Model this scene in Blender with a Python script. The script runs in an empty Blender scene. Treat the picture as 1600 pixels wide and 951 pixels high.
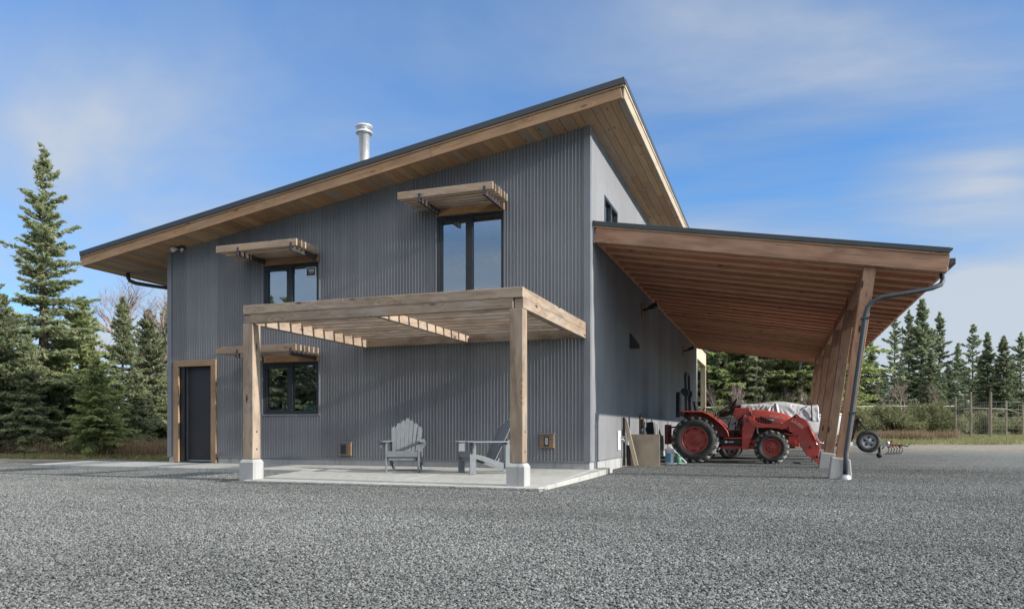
import bpy, bmesh, math, random
import numpy as np
from mathutils import Vector, Matrix

PI = math.pi
rad = math.radians
SC = bpy.context.scene
COL = SC.collection
rnd = random.Random(7)

# ------------------------------------------------------------------ materials
def new_mat(name):
    m = bpy.data.materials.new(name); m.use_nodes = True
    nt = m.node_tree
    for n in list(nt.nodes): nt.nodes.remove(n)
    out = nt.nodes.new('ShaderNodeOutputMaterial')
    return m, nt, out
class NT:
    """tiny node helper"""
    def __init__(s, nt): s.nt = nt
    def n(s, t, **kw):
        nd = s.nt.nodes.new(t)
        for k, v in kw.items():
            if k.startswith('i_'):
                key = k[2:]
                key = int(key) if key.isdigit() else key.replace('_', ' ')
                if isinstance(v, bpy.types.NodeSocket): s.nt.links.new(v, nd.inputs[key])
                else: nd.inputs[key].default_value = v
            else: setattr(nd, k, v)
        return nd
    def math(s, op, a, b=None, c=None, clamp=False):
        nd = s.nt.nodes.new('ShaderNodeMath'); nd.operation = op; nd.use_clamp = clamp
        for i, v in enumerate((a, b, c)):
            if v is None: continue
            if isinstance(v, bpy.types.NodeSocket): s.nt.links.new(v, nd.inputs[i])
            else: nd.inputs[i].default_value = v
        return nd.outputs[0]
    def mix(s, fac, a, b, blend='MIX'):
        nd = s.nt.nodes.new('ShaderNodeMix'); nd.data_type = 'RGBA'; nd.blend_type = blend
        for i, v in ((0, fac), (6, a), (7, b)):
            if isinstance(v, bpy.types.NodeSocket): s.nt.links.new(v, nd.inputs[i])
            else: nd.inputs[i].default_value = v if i == 0 else (*v[:3], 1)
        return nd.outputs[2]
    def ramp(s, fac, stops):
        nd = s.nt.nodes.new('ShaderNodeValToRGB')
        el = nd.color_ramp.elements
        while len(el) < len(stops): el.new(.5)
        for e, (p, c) in zip(el, stops):
            e.position = p; e.color = (*c[:3], 1) if len(c) >= 3 else (c[0],)*3 + (1,)
        s.nt.links.new(fac, nd.inputs[0])
        return nd.outputs[0]
    def maprange(s, v, a, b, c, d):
        nd = s.nt.nodes.new('ShaderNodeMapRange')
        s.nt.links.new(v, nd.inputs[0])
        for i, x in enumerate((a, b, c, d)): nd.inputs[i+1].default_value = x
        return nd.outputs[0]
    def link(s, a, b): s.nt.links.new(a, b)

def mapped(h, scale, rnd_off=True, coord='Object', loc=(0, 0, 0)):
    tc = h.n('ShaderNodeTexCoord')
    v = tc.outputs[coord]
    if rnd_off:
        oi = h.n('ShaderNodeObjectInfo')
        off = h.n('ShaderNodeCombineXYZ', i_0=h.math('MULTIPLY', oi.outputs['Random'], 37.),
                  i_1=h.math('MULTIPLY', oi.outputs['Random'], 91.), i_2=h.math('MULTIPLY', oi.outputs['Random'], 53.))
        v = h.n('ShaderNodeVectorMath', operation='ADD', i_0=v, i_1=off.outputs[0]).outputs[0]
    mp = h.n('ShaderNodeMapping', i_Vector=v); mp.inputs['Scale'].default_value = scale; mp.inputs['Location'].default_value = loc
    return mp.outputs[0]

def plain(name, col, rough=.5, metal=0., var=.12, scale=6., bump=0., spec=.5, dirt=None):
    m, nt, out = new_mat(name); h = NT(nt)
    v = mapped(h, (scale,)*3)
    nz = h.n('ShaderNodeTexNoise', i_Vector=v, i_Scale=1., i_Detail=6., i_Roughness=.62).outputs['Fac']
    f = h.maprange(nz, .3, .7, 0, 1)
    c = h.mix(f, tuple(x*(1-var) for x in col), tuple(min(1, x*(1+var)) for x in col))
    if dirt:
        nd = h.n('ShaderNodeTexNoise', i_Vector=v, i_Scale=.35, i_Detail=8., i_Roughness=.7).outputs['Fac']
        c = h.mix(h.maprange(nd, .5, .72, 0, dirt[1]), c, dirt[0])
    p = h.n('ShaderNodeBsdfPrincipled', i_Roughness=rough, i_Metallic=metal)
    p.inputs['Specular IOR Level'].default_value = spec
    h.link(c, p.inputs['Base Color'])
    rr = h.maprange(nz, .3, .7, max(0.02, rough-.08), min(1, rough+.1)); h.link(rr, p.inputs['Roughness'])
    if bump:
        b = h.n('ShaderNodeBump', i_Strength=bump, i_Distance=.01, i_Height=nz); h.link(b.outputs[0], p.inputs['Normal'])
    h.link(p.outputs[0], out.inputs[0]); return m

def wood(name, light, dark, knot=(.05, .025, .015), rough=.75, knots=1.0, gray=None, grain=1.0, stain=.25):
    """sawn timber; the grain runs along the object's local X"""
    m, nt, out = new_mat(name); h = NT(nt)
    oi = h.n('ShaderNodeObjectInfo')
    v = mapped(h, (1, 1, 1))
    def sc(a, b, c):
        mp = h.n('ShaderNodeMapping', i_Vector=v); mp.inputs['Scale'].default_value = (a, b, c); return mp.outputs[0]
    # knots
    vo = h.n('ShaderNodeTexVoronoi', i_Vector=sc(1.5, 5., 5.), i_Scale=1.0, i_Randomness=1.)
    kd = vo.outputs['Distance']
    k = h.maprange(kd, 0.0, .42, 1, 0)
    k2 = h.math('POWER', k, 2.0)
    warp = h.n('ShaderNodeTexNoise', i_Vector=sc(.5, 2.2, 2.2), i_Scale=1., i_Detail=2.).outputs['Fac']
    ph = h.math('MULTIPLY_ADD', warp, 34., h.math('MULTIPLY', k2, 26.*knots))
    rings = h.math('SINE', ph)
    rings = h.maprange(rings, -1, 1, 0, 1)
    fine = h.n('ShaderNodeTexNoise', i_Vector=sc(3., 110., 110.), i_Scale=1., i_Detail=3.).outputs['Fac']
    big = h.n('ShaderNodeTexNoise', i_Vector=sc(.6, 3., 3.), i_Scale=1., i_Detail=5., i_Roughness=.65).outputs['Fac']
    f = h.math('ADD', h.math('MULTIPLY', rings, .42*grain), h.math('MULTIPLY', fine, .35))
    f = h.math('ADD', f, h.math('MULTIPLY_ADD', big, .6, -.25), clamp=True)
    c = h.mix(f, dark, light)
    tone = h.maprange(oi.outputs['Random'], 0, 1, .80, 1.14)
    c = h.mix(1., c, h.n('ShaderNodeCombineXYZ', i_0=tone, i_1=tone, i_2=tone).outputs[0], 'MULTIPLY')
    if gray:
        st = h.n('ShaderNodeTexNoise', i_Vector=sc(.9, 2., 2.), i_Scale=1., i_Detail=7., i_Roughness=.7, i_W=3.) if False else \
             h.n('ShaderNodeTexNoise', i_Vector=sc(.9, 2., 2.), i_Scale=1., i_Detail=7., i_Roughness=.7)
        c = h.mix(h.maprange(st.outputs['Fac'], .42, .7, 0, gray[1]), c, gray[0])
    sn = h.n('ShaderNodeTexNoise', i_Vector=sc(1.1, 4., 4.), i_Scale=1.7, i_Detail=8., i_Roughness=.7).outputs['Fac']
    c = h.mix(h.maprange(sn, .50, .74, 0, stain), c, tuple(x*.42 for x in dark))
    ck = h.n('ShaderNodeTexNoise', i_Vector=sc(1.2, 42., 42.), i_Scale=1., i_Detail=2.).outputs['Fac']
    c = h.mix(h.maprange(ck, .66, .72, 0, .6), c, tuple(x*.3 for x in dark))
    kk = h.math('MULTIPLY', h.maprange(kd, .05, .14, 1, 0), knots*.9, clamp=True)
    c = h.mix(kk, c, knot)
    p = h.n('ShaderNodeBsdfPrincipled', i_Roughness=rough)
    p.inputs['Specular IOR Level'].default_value = .25
    h.link(c, p.inputs['Base Color'])
    b = h.n('ShaderNodeBump', i_Strength=.25, i_Distance=.004, i_Height=f); h.link(b.outputs[0], p.inputs['Normal'])
    h.link(p.outputs[0], out.inputs[0]); return m

M = {}
def build_materials():
    # painted corrugated steel with faint run-off streaks
    def metalwall(name, col):
        m, nt, out = new_mat(name); h = NT(nt)
        v = mapped(h, (1, 1, 1), False)
        def sc(a, b, c):
            mp = h.n('ShaderNodeMapping', i_Vector=v); mp.inputs['Scale'].default_value = (a, b, c); return mp.outputs[0]
        st = h.n('ShaderNodeTexNoise', i_Vector=sc(9, 9, .35), i_Scale=1., i_Detail=5., i_Roughness=.6).outputs['Fac']
        bl = h.n('ShaderNodeTexNoise', i_Vector=sc(.8, .8, .8), i_Scale=1., i_Detail=5.).outputs['Fac']
        # sheets ~0.9 m wide read a little differently
        sx = h.n('ShaderNodeSeparateXYZ', i_0=v)
        sh = h.math('FLOOR', h.math('MULTIPLY', h.math('ADD', sx.outputs[0], sx.outputs[1]), 1.12))
        wn = h.n('ShaderNodeTexWhiteNoise', noise_dimensions='1D', i_W=sh).outputs['Value']
        f = h.math('ADD', h.math('MULTIPLY', st, .5), h.math('MULTIPLY', bl, .5))
        f = h.math('ADD', f, h.math('MULTIPLY_ADD', wn, .26, -.13))
        c = h.ramp(f, [(.28, tuple(x*.76 for x in col)), (.72, tuple(x*1.2 for x in col))])
        fr_ = h.math('FRACT', h.math('MULTIPLY', h.math('ADD', sx.outputs[0], sx.outputs[1]), 1.12))
        c = h.mix(h.maprange(fr_, .0, .012, .55, 0), c, tuple(x*.4 for x in col))
        # dust near the ground, fading unevenly
        zz = h.math('ADD', sx.outputs[2], h.math('MULTIPLY', st, .5))
        c = h.mix(h.maprange(zz, .25, .75, .22, 0), c, (.3, .29, .27))
        p = h.n('ShaderNodeBsdfPrincipled', i_Roughness=.6, i_Metallic=.0); h.link(c, p.inputs['Base Color'])
        p.inputs['Specular IOR Level'].default_value = .4
        h.link(h.maprange(st, .3, .7, .52, .68), p.inputs['Roughness'])
        wb = h.n('ShaderNodeTexNoise', i_Vector=sc(1.6, 1.6, .9), i_Scale=1., i_Detail=2.).outputs['Fac']
        b = h.n('ShaderNodeBump', i_Strength=.15, i_Distance=.02, i_Height=wb); h.link(b.outputs[0], p.inputs['Normal'])
        h.link(p.outputs[0], out.inputs[0]); return m
    M['wall'] = metalwall('corrugated_steel', (.20, .204, .214))
    M['trim'] = plain('steel_trim', (.18, .185, .20), .45, 0, .08, 3.)
    M['rooftrim'] = plain('roof_edge_metal', (.035, .045, .053), .5, 0, .15, 3.)
    M['roof'] = plain('roof_sheet', (.06, .07, .08), .5, 0, .15, 2.)
    M['black'] = plain('black_frame', (.016, .018, .02), .4, 0, .2, 5.)
    M['bracket'] = plain('bracket_steel', (.06, .052, .05), .5, .3, .3, 12.)
    M['door'] = plain('dark_door', (.018, .017, .019), .45, 0, .15, 2.)
    M['alu'] = plain('aluminium', (.55, .56, .58), .35, .9, .1, 9.)
    M['stainless'] = plain('stainless_pipe', (.72, .73, .74), .35, .6, .06, 7.)
    def concrete(name, col, s=1.):
        m, nt, out = new_mat(name); h = NT(nt)
        v = mapped(h, (1, 1, 1))
        a = h.n('ShaderNodeTexNoise', i_Vector=v, i_Scale=1.3*s, i_Detail=9., i_Roughness=.68).outputs['Fac']
        g = h.n('ShaderNodeTexNoise', i_Vector=v, i_Scale=60., i_Detail=3.).outputs['Fac']
        mp = h.n('ShaderNodeMapping', i_Vector=v); mp.inputs['Scale'].default_value = (9, 9, .8)
        s_ = h.n('ShaderNodeTexNoise', i_Vector=mp.outputs[0], i_Scale=1., i_Detail=4.).outputs['Fac']
        f = h.math('ADD', h.math('MULTIPLY', a, .7), h.math('MULTIPLY', g, .3))
        c = h.ramp(f, [(.25, tuple(x*.72 for x in col)), (.5, col), (.75, tuple(min(1, x*1.2) for x in col))])
        c = h.mix(h.maprange(s_, .52, .72, 0, .55), c, tuple(x*.45 for x in col))
        pits = h.n('ShaderNodeTexVoronoi', i_Vector=v, i_Scale=16.).outputs['Distance']
        c = h.mix(h.maprange(pits, .05, .09, .5, 0), c, tuple(x*.35 for x in col))
        p = h.n('ShaderNodeBsdfPrincipled', i_Roughness=.85); h.link(c, p.inputs['Base Color'])
        p.inputs['Specular IOR Level'].default_value = .3
        b = h.n('ShaderNodeBump', i_Strength=.3, i_Distance=.004, i_Height=f); h.link(b.outputs[0], p.inputs['Normal'])
        h.link(p.outputs[0], out.inputs[0]); return m
    M['concrete'] = concrete('cast_concrete', (.36, .36, .355))
    M['slab'] = concrete('slab_concrete', (.38, .38, .355), .7)
    M['fir'] = wood('warm_fir', (.46, .27, .17), (.24, .125, .075), gray=((.32, .26, .21), .35), knots=1.4, stain=.45)
    M['weathered'] = wood('weathered_cedar', (.43, .33, .235), (.21, .15, .105), gray=((.36, .325, .29), .6), knots=1.1, stain=.75)
    M['brownwood'] = wood('brown_rafter', (.72, .44, .30), (.58, .33, .22), knots=.8, stain=.3)
    M['fascia'] = wood('fascia_fir', (.50, .30, .165), (.30, .17, .088), gray=((.36, .28, .21), .35), knots=.8)
    M['header'] = wood('header_fir', (.44, .26, .14), (.30, .175, .09), knots=.4)
    M['greyslat'] = wood('silvered_slat', (.44, .32, .215), (.24, .165, .11), gray=((.36, .31, .26), .5))
    M['palewood'] = wood('pale_lumber', (.55, .47, .36), (.38, .31, .22), knots=.5)
    M['trimwood'] = wood('door_trim_fir', (.34, .23, .14), (.22, .14, .085), knots=.5)
    M['fencepost'] = wood('fence_post_wood', (.30, .26, .20), (.16, .13, .10), knots=.3)
    # soffit boards: every board its own tone
    m, nt, out = new_mat('soffit_boards'); h = NT(nt)
    v = mapped(h, (1, 1, 1), False)
    ge = h.n('ShaderNodeNewGeometry')
    r = ge.outputs['Random Per Island']
    off = h.n('ShaderNodeVectorMath', operation='ADD', i_0=v, i_1=h.n('ShaderNodeCombineXYZ', i_0=h.math('MULTIPLY', r, 80.), i_1=h.math('MULTIPLY', r, 33.)).outputs[0]).outputs[0]
    def sc(a, b, c):
        mp = h.n('ShaderNodeMapping', i_Vector=off); mp.inputs['Scale'].default_value = (a, b, c); return mp.outputs[0]
    kd = h.n('ShaderNodeTexVoronoi', i_Vector=sc(6, 1.6, 6), i_Scale=1.).outputs['Distance']
    w = h.n('ShaderNodeTexNoise', i_Vector=sc(3, .5, 3), i_Scale=1., i_Detail=2.).outputs['Fac']
    ring = h.maprange(h.math('SINE', h.math('MULTIPLY_ADD', w, 30., h.math('MULTIPLY', h.maprange(kd, 0, .4, 1, 0), 14.))), -1, 1, 0, 1)
    fi = h.n('ShaderNodeTexNoise', i_Vector=sc(90, 2.5, 90), i_Scale=1., i_Detail=3.).outputs['Fac']
    f = h.math('ADD', h.math('MULTIPLY', ring, .35), h.math('MULTIPLY', fi, .5), clamp=True)
    base = h.ramp(r, [(0, (.33, .19, .105)), (.22, (.52, .32, .17)), (.42, (.36, .26, .18)), (.6, (.60, .40, .21)), (.8, (.42, .27, .15)), (.92, (.42, .35, .28)), (1, (.30, .26, .22))])
    c = h.mix(f, h.mix(1., base, (.72, .68, .66), 'MULTIPLY'), base)
    c = h.mix(h.maprange(kd, .05, .13, .85, 0), c, (.06, .035, .02))
    p = h.n('ShaderNodeBsdfPrincipled', i_Roughness=.7); h.link(c, p.inputs['Base Color'])
    h.link(p.outputs[0], out.inputs[0]); M['soffit'] = m
    # window glass: sky-reflecting double glazing
    m, nt, out = new_mat('window_glass'); h = NT(nt)
    tr = h.n('ShaderNodeBsdfTransparent', i_Color=(.90, .93, .92, 1))
    gl = h.n('ShaderNodeBsdfGlossy', i_Color=(.86, .92, .96, 1), i_Roughness=.0)
    lw = h.n('ShaderNodeLayerWeight', i_Blend=.35)
    fac = h.maprange(lw.outputs['Fresnel'], 0, 1, .24, 1.)
    tc = h.n('ShaderNodeTexCoord')
    nz = h.n('ShaderNodeTexNoise', i_Vector=tc.outputs['Object'], i_Scale=1.3, i_Detail=1.)
    b = h.n('ShaderNodeBump', i_Strength=.02, i_Distance=.05, i_Height=nz.outputs['Fac']); h.link(b.outputs[0], gl.inputs['Normal'])
    mx = h.n('ShaderNodeMixShader', i_0=fac); h.link(tr.outputs[0], mx.inputs[1]); h.link(gl.outputs[0], mx.inputs[2])
    h.link(mx.outputs[0], out.inputs[0]); M['glass'] = m
    M['chair'] = plain('chair_grey_blue', (.15, .164, .178), .5, 0, .15, 9., dirt=((.2, .2, .19), .4))
    M['red'] = plain('tractor_red', (.48, .068, .05), .42, 0, .14, 7., dirt=((.24, .13, .10), .5))
    M['redrim'] = plain('rim_red', (.42, .065, .05), .5, 0, .15, 9., dirt=((.2, .13, .1), .5))
    M['rubber'] = plain('tyre_rubber', (.035, .035, .034), .8, 0, .25, 14., bump=.2, dirt=((.14, .13, .115), .6))
    M['dusty'] = plain('lug_rubber', (.20, .195, .185), .85, 0, .35, 14., dirt=((.36, .345, .32), .7))
    M['dark'] = plain('dark_steel', (.02, .02, .021), .5, .2, .3, 10.)
    M['castiron'] = plain('engine_grey', (.05, .05, .05), .6, .3, .4, 22.)
    M['hitchred'] = plain('dull_hitch_red', (.13, .032, .032), .6, 0, .25, 9.)
    M['chrome'] = plain('cylinder_rod', (.6, .6, .6), .25, 1., .1, 9.)
    M['white'] = plain('white_paint', (.72, .73, .73), .45, 0, .06, 6.)
    M['decal'] = plain('pale_lettering', (.75, .76, .80), .5, 0, .02, 6.)
    M['decal2'] = plain('gold_lettering', (.62, .58, .42), .5, 0, .02, 6.)
    M['hull'] = plain('boat_gelcoat', (.62, .63, .62), .3, 0, .06, 2., dirt=((.4, .4, .36), .4))
    M['tarp'] = plain('silver_tarp', (.72, .73, .74), .45, 0, .1, 4., bump=.5)
    M['darktarp'] = plain('brown_tarp', (.10, .085, .08), .6, 0, .25, 4., bump=.5)
    M['galv'] = plain('galvanised', (.42, .43, .44), .45, .7, .15, 12.)
    M['ply'] = plain('plywood_sheet', (.47, .385, .29), .75, 0, .14, 4., dirt=((.22, .17, .12), .5))
    M['blue'] = plain('blue_label', (.10, .30, .48), .5, 0, .08, 5.)
    M['green'] = plain('green_plastic', (.05, .16, .10), .5, 0, .15, 5.)
    M['mint'] = plain('mint_box', (.20, .42, .34), .6, 0, .06, 5.)
    M['greytub'] = plain('grey_tub', (.35, .35, .34), .5, 0, .06, 5.)
    M['outletwood'] = wood('outlet_block_wood', (.30, .20, .13), (.20, .125, .08), knots=.1)
    M['bark'] = plain('fir_bark', (.115, .09, .072), .95, 0, .35, 5., bump=.6)
    M['palebark'] = plain('pale_bark', (.30, .28, .25), .9, 0, .3, 5., bump=.4)
    M['twig'] = plain('bare_twig', (.26, .20, .18), .9, 0, .25, 4.)
    M['stone'] = plain('rock', (.42, .42, .41), .85, 0, .2, 5., bump=.5)
    M['wire'] = plain('fence_wire', (.30, .30, .29), .5, .5, .2, 3.)
    M['hose'] = plain('hose_black', (.02, .02, .02), .6, 0, .2, 9.)
    M['glasslens'] = plain('lamp_lens', (.6, .6, .58), .25, 0, .05, 9.)
    def leaf(name, cols, trans=.55):
        m, nt, out = new_mat(name); h = NT(nt)
        ge = h.n('ShaderNodeNewGeometry'); oi = h.n('ShaderNodeObjectInfo')
        n_ = len(cols)
        c = h.ramp(ge.outputs['Random Per Island'], [(i/(n_-1), cl) for i, cl in enumerate(cols)])
        tc = h.n('ShaderNodeTexCoord')
        nz = h.n('ShaderNodeTexNoise', i_Vector=tc.outputs['Object'], i_Scale=.9, i_Detail=3.).outputs['Fac']
        c = h.mix(h.maprange(nz, .35, .65, 0, .35), c, cols[0])
        t = h.maprange(oi.outputs['Random'], 0, 1, .95, 1.4)
        c = h.mix(1., c, h.n('ShaderNodeCombineXYZ', i_0=t, i_1=t, i_2=t).outputs[0], 'MULTIPLY')
        d = h.n('ShaderNodeBsdfPrincipled', i_Roughness=.6); d.inputs['Specular IOR Level'].default_value = .3
        h.link(c, d.inputs['Base Color'])
        tl = h.n('ShaderNodeBsdfTranslucent'); h.link(c, tl.inputs[0])
        mx = h.n('ShaderNodeMixShader', i_0=trans); h.link(d.outputs[0], mx.inputs[1]); h.link(tl.outputs[0], mx.inputs[2])
        h.link(mx.outputs[0], out.inputs[0]); return m
    M['needle'] = leaf('fir_needles', [(.19, .225, .13), (.265, .305, .17), (.33, .36, .20), (.38, .38, .24)])
    M['needle_light'] = leaf('light_needles', [(.20, .24, .10), (.28, .34, .14), (.35, .40, .175), (.37, .37, .21)])
    M['needle_dark'] = leaf('far_needles', [(.145, .18, .115), (.20, .24, .145), (.25, .285, .17), (.295, .31, .195)])
    M['shrubleaf'] = leaf('shrub_leaves', [(.11, .13, .065), (.17, .19, .09), (.21, .22, .11), (.22, .18, .12)])
    M['brush'] = leaf('dry_brush', [(.17, .10, .07), (.24, .15, .10), (.30, .22, .14), (.20, .19, .09), (.36, .30, .21)])
    M['grass'] = leaf('rough_grass', [(.13, .15, .055), (.19, .20, .08), (.26, .24, .12), (.32, .28, .17)])
    # crushed stone: loose stones and the bed below them
    GR = [(0, (.036, .038, .037)), (.25, (.08, .086, .083)), (.5, (.122, .13, .127)), (.75, (.17, .178, .172)), (.93, (.225, .23, .22)), (1, (.30, .302, .292))]
    m, nt, out = new_mat('gravel_stone'); h = NT(nt)
    oi = h.n('ShaderNodeObjectInfo')
    c = h.ramp(oi.outputs['Random'], GR)
    tc = h.n('ShaderNodeTexCoord')
    nz = h.n('ShaderNodeTexNoise', i_Vector=tc.outputs['Object'], i_Scale=1.5, i_Detail=4.).outputs['Fac']
    c = h.mix(h.maprange(nz, .4, .7, 0, .25), c, (.26, .262, .25))
    lp = h.n('ShaderNodeMapping', i_Vector=oi.outputs['Location']); lp.inputs['Scale'].default_value = (.22, .5, .5); lp.inputs['Rotation'].default_value = (0, 0, .12)
    pn = h.n('ShaderNodeTexNoise', i_Vector=lp.outputs[0], i_Scale=1., i_Detail=5., i_Roughness=.6).outputs['Fac']
    pv = h.maprange(pn, .3, .7, .74, 1.2)
    c = h.mix(1., c, h.n('ShaderNodeCombineXYZ', i_0=pv, i_1=pv, i_2=pv).outputs[0], 'MULTIPLY')
    p = h.n('ShaderNodeBsdfPrincipled', i_Roughness=.8); h.link(c, p.inputs['Base Color']); p.inputs['Specular IOR Level'].default_value = .35
    h.link(p.outputs[0], out.inputs[0]); M['gravelstone'] = m
    m, nt, out = new_mat('ground_gravel_and_soil'); h = NT(nt)
    tc = h.n('ShaderNodeTexCoord'); ob = tc.outputs['Object']
    vo = h.n('ShaderNodeTexVoronoi', i_Vector=ob, i_Scale=26.)
    vcol = h.n('ShaderNodeSeparateColor', i_0=vo.outputs['Color']).outputs[0]
    vo2 = h.n('ShaderNodeTexVoronoi', i_Vector=ob, i_Scale=11.)
    v2 = h.n('ShaderNodeSeparateColor', i_0=vo2.outputs['Color']).outputs[1]
    gc = h.ramp(h.math('ADD', h.math('MULTIPLY', vcol, .75), h.math('MULTIPLY', v2, .25)), GR)
    gaps = h.maprange(vo.outputs['Distance'], .45, .75, 0, .75)
    gc = h.mix(gaps, gc, (.045, .045, .045))
    big = h.n('ShaderNodeTexNoise', i_Vector=ob, i_Scale=.35, i_Detail=6., i_Roughness=.6).outputs['Fac']
    gc = h.mix(h.maprange(big, .35, .7, 0, .35), gc, (.21, .215, .205))
    sx = h.n('ShaderNodeSeparateXYZ', i_0=ob)
    n2 = h.n('ShaderNodeTexNoise', i_Vector=ob, i_Scale=.5, i_Detail=8., i_Roughness=.7).outputs['Fac']
    n3 = h.n('ShaderNodeTexNoise', i_Vector=ob, i_Scale=6., i_Detail=8., i_Roughness=.7).outputs['Fac']
    soil = h.ramp(n3, [(.3, (.13, .12, .10)), (.5, (.23, .21, .175)), (.7, (.30, .27, .22))])
    green = h.ramp(n3, [(.3, (.11, .12, .05)), (.55, (.18, .19, .085)), (.75, (.27, .25, .14))])
    wob = h.math('MULTIPLY_ADD', n2, 8., -4.)
    yy = h.math('ADD', sx.outputs[1], wob)
    xx = h.math('ADD', sx.outputs[0], wob)
    fy = h.maprange(yy, 12., 17., 0, 1)
    fx = h.maprange(xx, -15.5, -14.2, 1, 0)
    f = h.math('MAXIMUM', fy, fx)
    fg = h.maprange(yy, 20., 27., 0, 1)
    c = h.mix(f, gc, h.mix(fg, soil, green))
    p = h.n('ShaderNodeBsdfPrincipled', i_Roughness=.9); h.link(c, p.inputs['Base Color']); p.inputs['Specular IOR Level'].default_value = .25
    hh = h.math('SUBTRACT', 1., vo.outputs['Distance'])
    b = h.n('ShaderNodeBump', i_Strength=.9, i_Distance=.016, i_Height=hh); h.link(b.outputs[0], p.inputs['Normal'])
    h.link(p.outputs[0], out.inputs[0]); M['ground'] = m
build_materials()

# ------------------------------------------------------------------ object helpers
LOC = {}
def tag(o, label=None, cat=None, group=None, kind=None):
    if label: o['label'] = label
    if cat: o['category'] = cat
    if group: o['group'] = group
    if kind: o['kind'] = kind
    return o
def thing(name, loc, label, cat, group=None, rz=0.):
    o = bpy.data.objects.new(name, None); COL.objects.link(o)
    o.empty_display_size = .2
    o.location = loc; o.rotation_euler = (0, 0, rz)
    LOC[o.name] = Vector(loc)
    return tag(o, label, cat, group)
def root_of(o):
    while o.parent: o = o.parent
    return o
class MB:
    """collects geometry given in the root's frame shifted to world position"""
    def __init__(s): s.v = []; s.f = []; s.sm = []
    def add(s, vs, fs, smooth=False):
        o = len(s.v); s.v += [tuple(x) for x in vs]
        s.f += [tuple(i+o for i in f) for f in fs]; s.sm += [smooth]*len(fs); return s
    def box(s, x0, x1, y0, y1, z0, z1):
        return s.add([(x0,y0,z0),(x1,y0,z0),(x1,y1,z0),(x0,y1,z0),(x0,y0,z1),(x1,y0,z1),(x1,y1,z1),(x0,y1,z1)],
                     [(3,2,1,0),(4,5,6,7),(0,1,5,4),(1,2,6,5),(2,3,7,6),(3,0,4,7)])
    def hexa(s, b, t):
        return s.add(list(b)+list(t), [(3,2,1,0),(4,5,6,7),(0,1,5,4),(1,2,6,5),(2,3,7,6),(3,0,4,7)])
    def bar(s, p0, p1, w, h, up=(0,0,1)):
        p0 = Vector(p0); p1 = Vector(p1); d = (p1-p0).normalized(); up = Vector(up)
        y = up.cross(d)
        if y.length < 1e-4: y = Vector((0,1,0)).cross(d)
        y.normalize(); z = d.cross(y)
        q = [(-1,-1),(1,-1),(1,1),(-1,1)]
        b = [p0+y*a*w/2+z*c*h/2 for a,c in q]; t = [p1+y*a*w/2+z*c*h/2 for a,c in q]
        return s.hexa(b, t)
    def tube(s, pts, r, n=8, cap=True, smooth=True):
        pts = [Vector(p) for p in pts]; rs = r if isinstance(r, (list, tuple)) else [r]*len(pts)
        o = []; prev = None
        for i, p in enumerate(pts):
            d = (pts[min(i+1, len(pts)-1)]-pts[max(i-1, 0)]).normalized()
            if prev is None:
                a = Vector((0,0,1)) if abs(d.z) < .9 else Vector((1,0,0))
                x = a.cross(d).normalized()
            else:
                x = (prev-d*prev.dot(d)).normalized()
            prev = x; y = d.cross(x)
            o.append([p+(x*math.cos(2*PI*k/n)+y*math.sin(2*PI*k/n))*rs[i] for k in range(n)])
        vs = [v for ring in o for v in ring]; fs = []
        for i in range(len(pts)-1):
            for k in range(n):
                fs.append((i*n+k, i*n+(k+1)%n, (i+1)*n+(k+1)%n, (i+1)*n+k))
        s.add(vs, fs, smooth)
        if cap:
            b = len(s.v)-len(vs)
            s.f.append(tuple(b+k for k in reversed(range(n)))); s.sm.append(False)
            s.f.append(tuple(b+(len(pts)-1)*n+k for k in range(n))); s.sm.append(False)
        return s
    def lathe(s, c, axis, prof, n=24, smooth=True):
        """prof: list of (radius, offset along axis)"""
        c = Vector(c); a = Vector(axis).normalized()
        t = Vector((0,0,1)) if abs(a.z) < .9 else Vector((1,0,0))
        x = t.cross(a).normalized(); y = a.cross(x)
        vs = [c+a*z+(x*math.cos(2*PI*k/n)+y*math.sin(2*PI*k/n))*r for r, z in prof for k in range(n)]
        fs = [(i*n+k, i*n+(k+1)%n, (i+1)*n+(k+1)%n, (i+1)*n+k) for i in range(len(prof)-1) for k in range(n)]
        return s.add(vs, fs, smooth)
    def prism(s, poly, y0, y1, plane='xz'):
        """polygon in XZ extruded along Y (or in XY along Z, YZ along X)"""
        n = len(poly)
        if plane == 'xz': f = lambda a, b, t: (a, t, b)
        elif plane == 'xy': f = lambda a, b, t: (a, b, t)
        else: f = lambda a, b, t: (t, a, b)
        vs = [f(a, b, y0) for a, b in poly]+[f(a, b, y1) for a, b in poly]
        fs = [tuple(range(n)), tuple(reversed(range(n, 2*n)))]
        fs += [(i, i+n, (i+1) % n+n, (i+1) % n) for i in range(n)]
        return s.add(vs, fs)
    def build(s, name, mat, parent=None, bevel=0., local=False):
        me = bpy.data.meshes.new(name)
        off = Vector((0,0,0))
        if parent is not None and not local: off = LOC.get(root_of(parent).name, off)
        me.from_pydata([(x-off.x, y-off.y, z-off.z) for x, y, z in s.v], [], s.f)
        me.polygons.foreach_set('use_smooth', s.sm)
        bm = bmesh.new(); bm.from_mesh(me); bmesh.ops.recalc_face_normals(bm, faces=bm.faces)
        bm.to_mesh(me); bm.free()
        me.materials.append(mat); me.update()
        o = bpy.data.objects.new(name, me); COL.objects.link(o)
        if parent is not None:
            o.parent = parent
            if parent.parent is not None: o.matrix_basis = parent.matrix_basis.inverted()
        if bevel: add_bevel(o, bevel)
        return o
def add_bevel(o, w, seg=2):
    b = o.modifiers.new('bevel', 'BEVEL'); b.width = w; b.segments = seg; b.limit_method = 'ANGLE'; b.angle_limit = rad(40)
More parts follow.
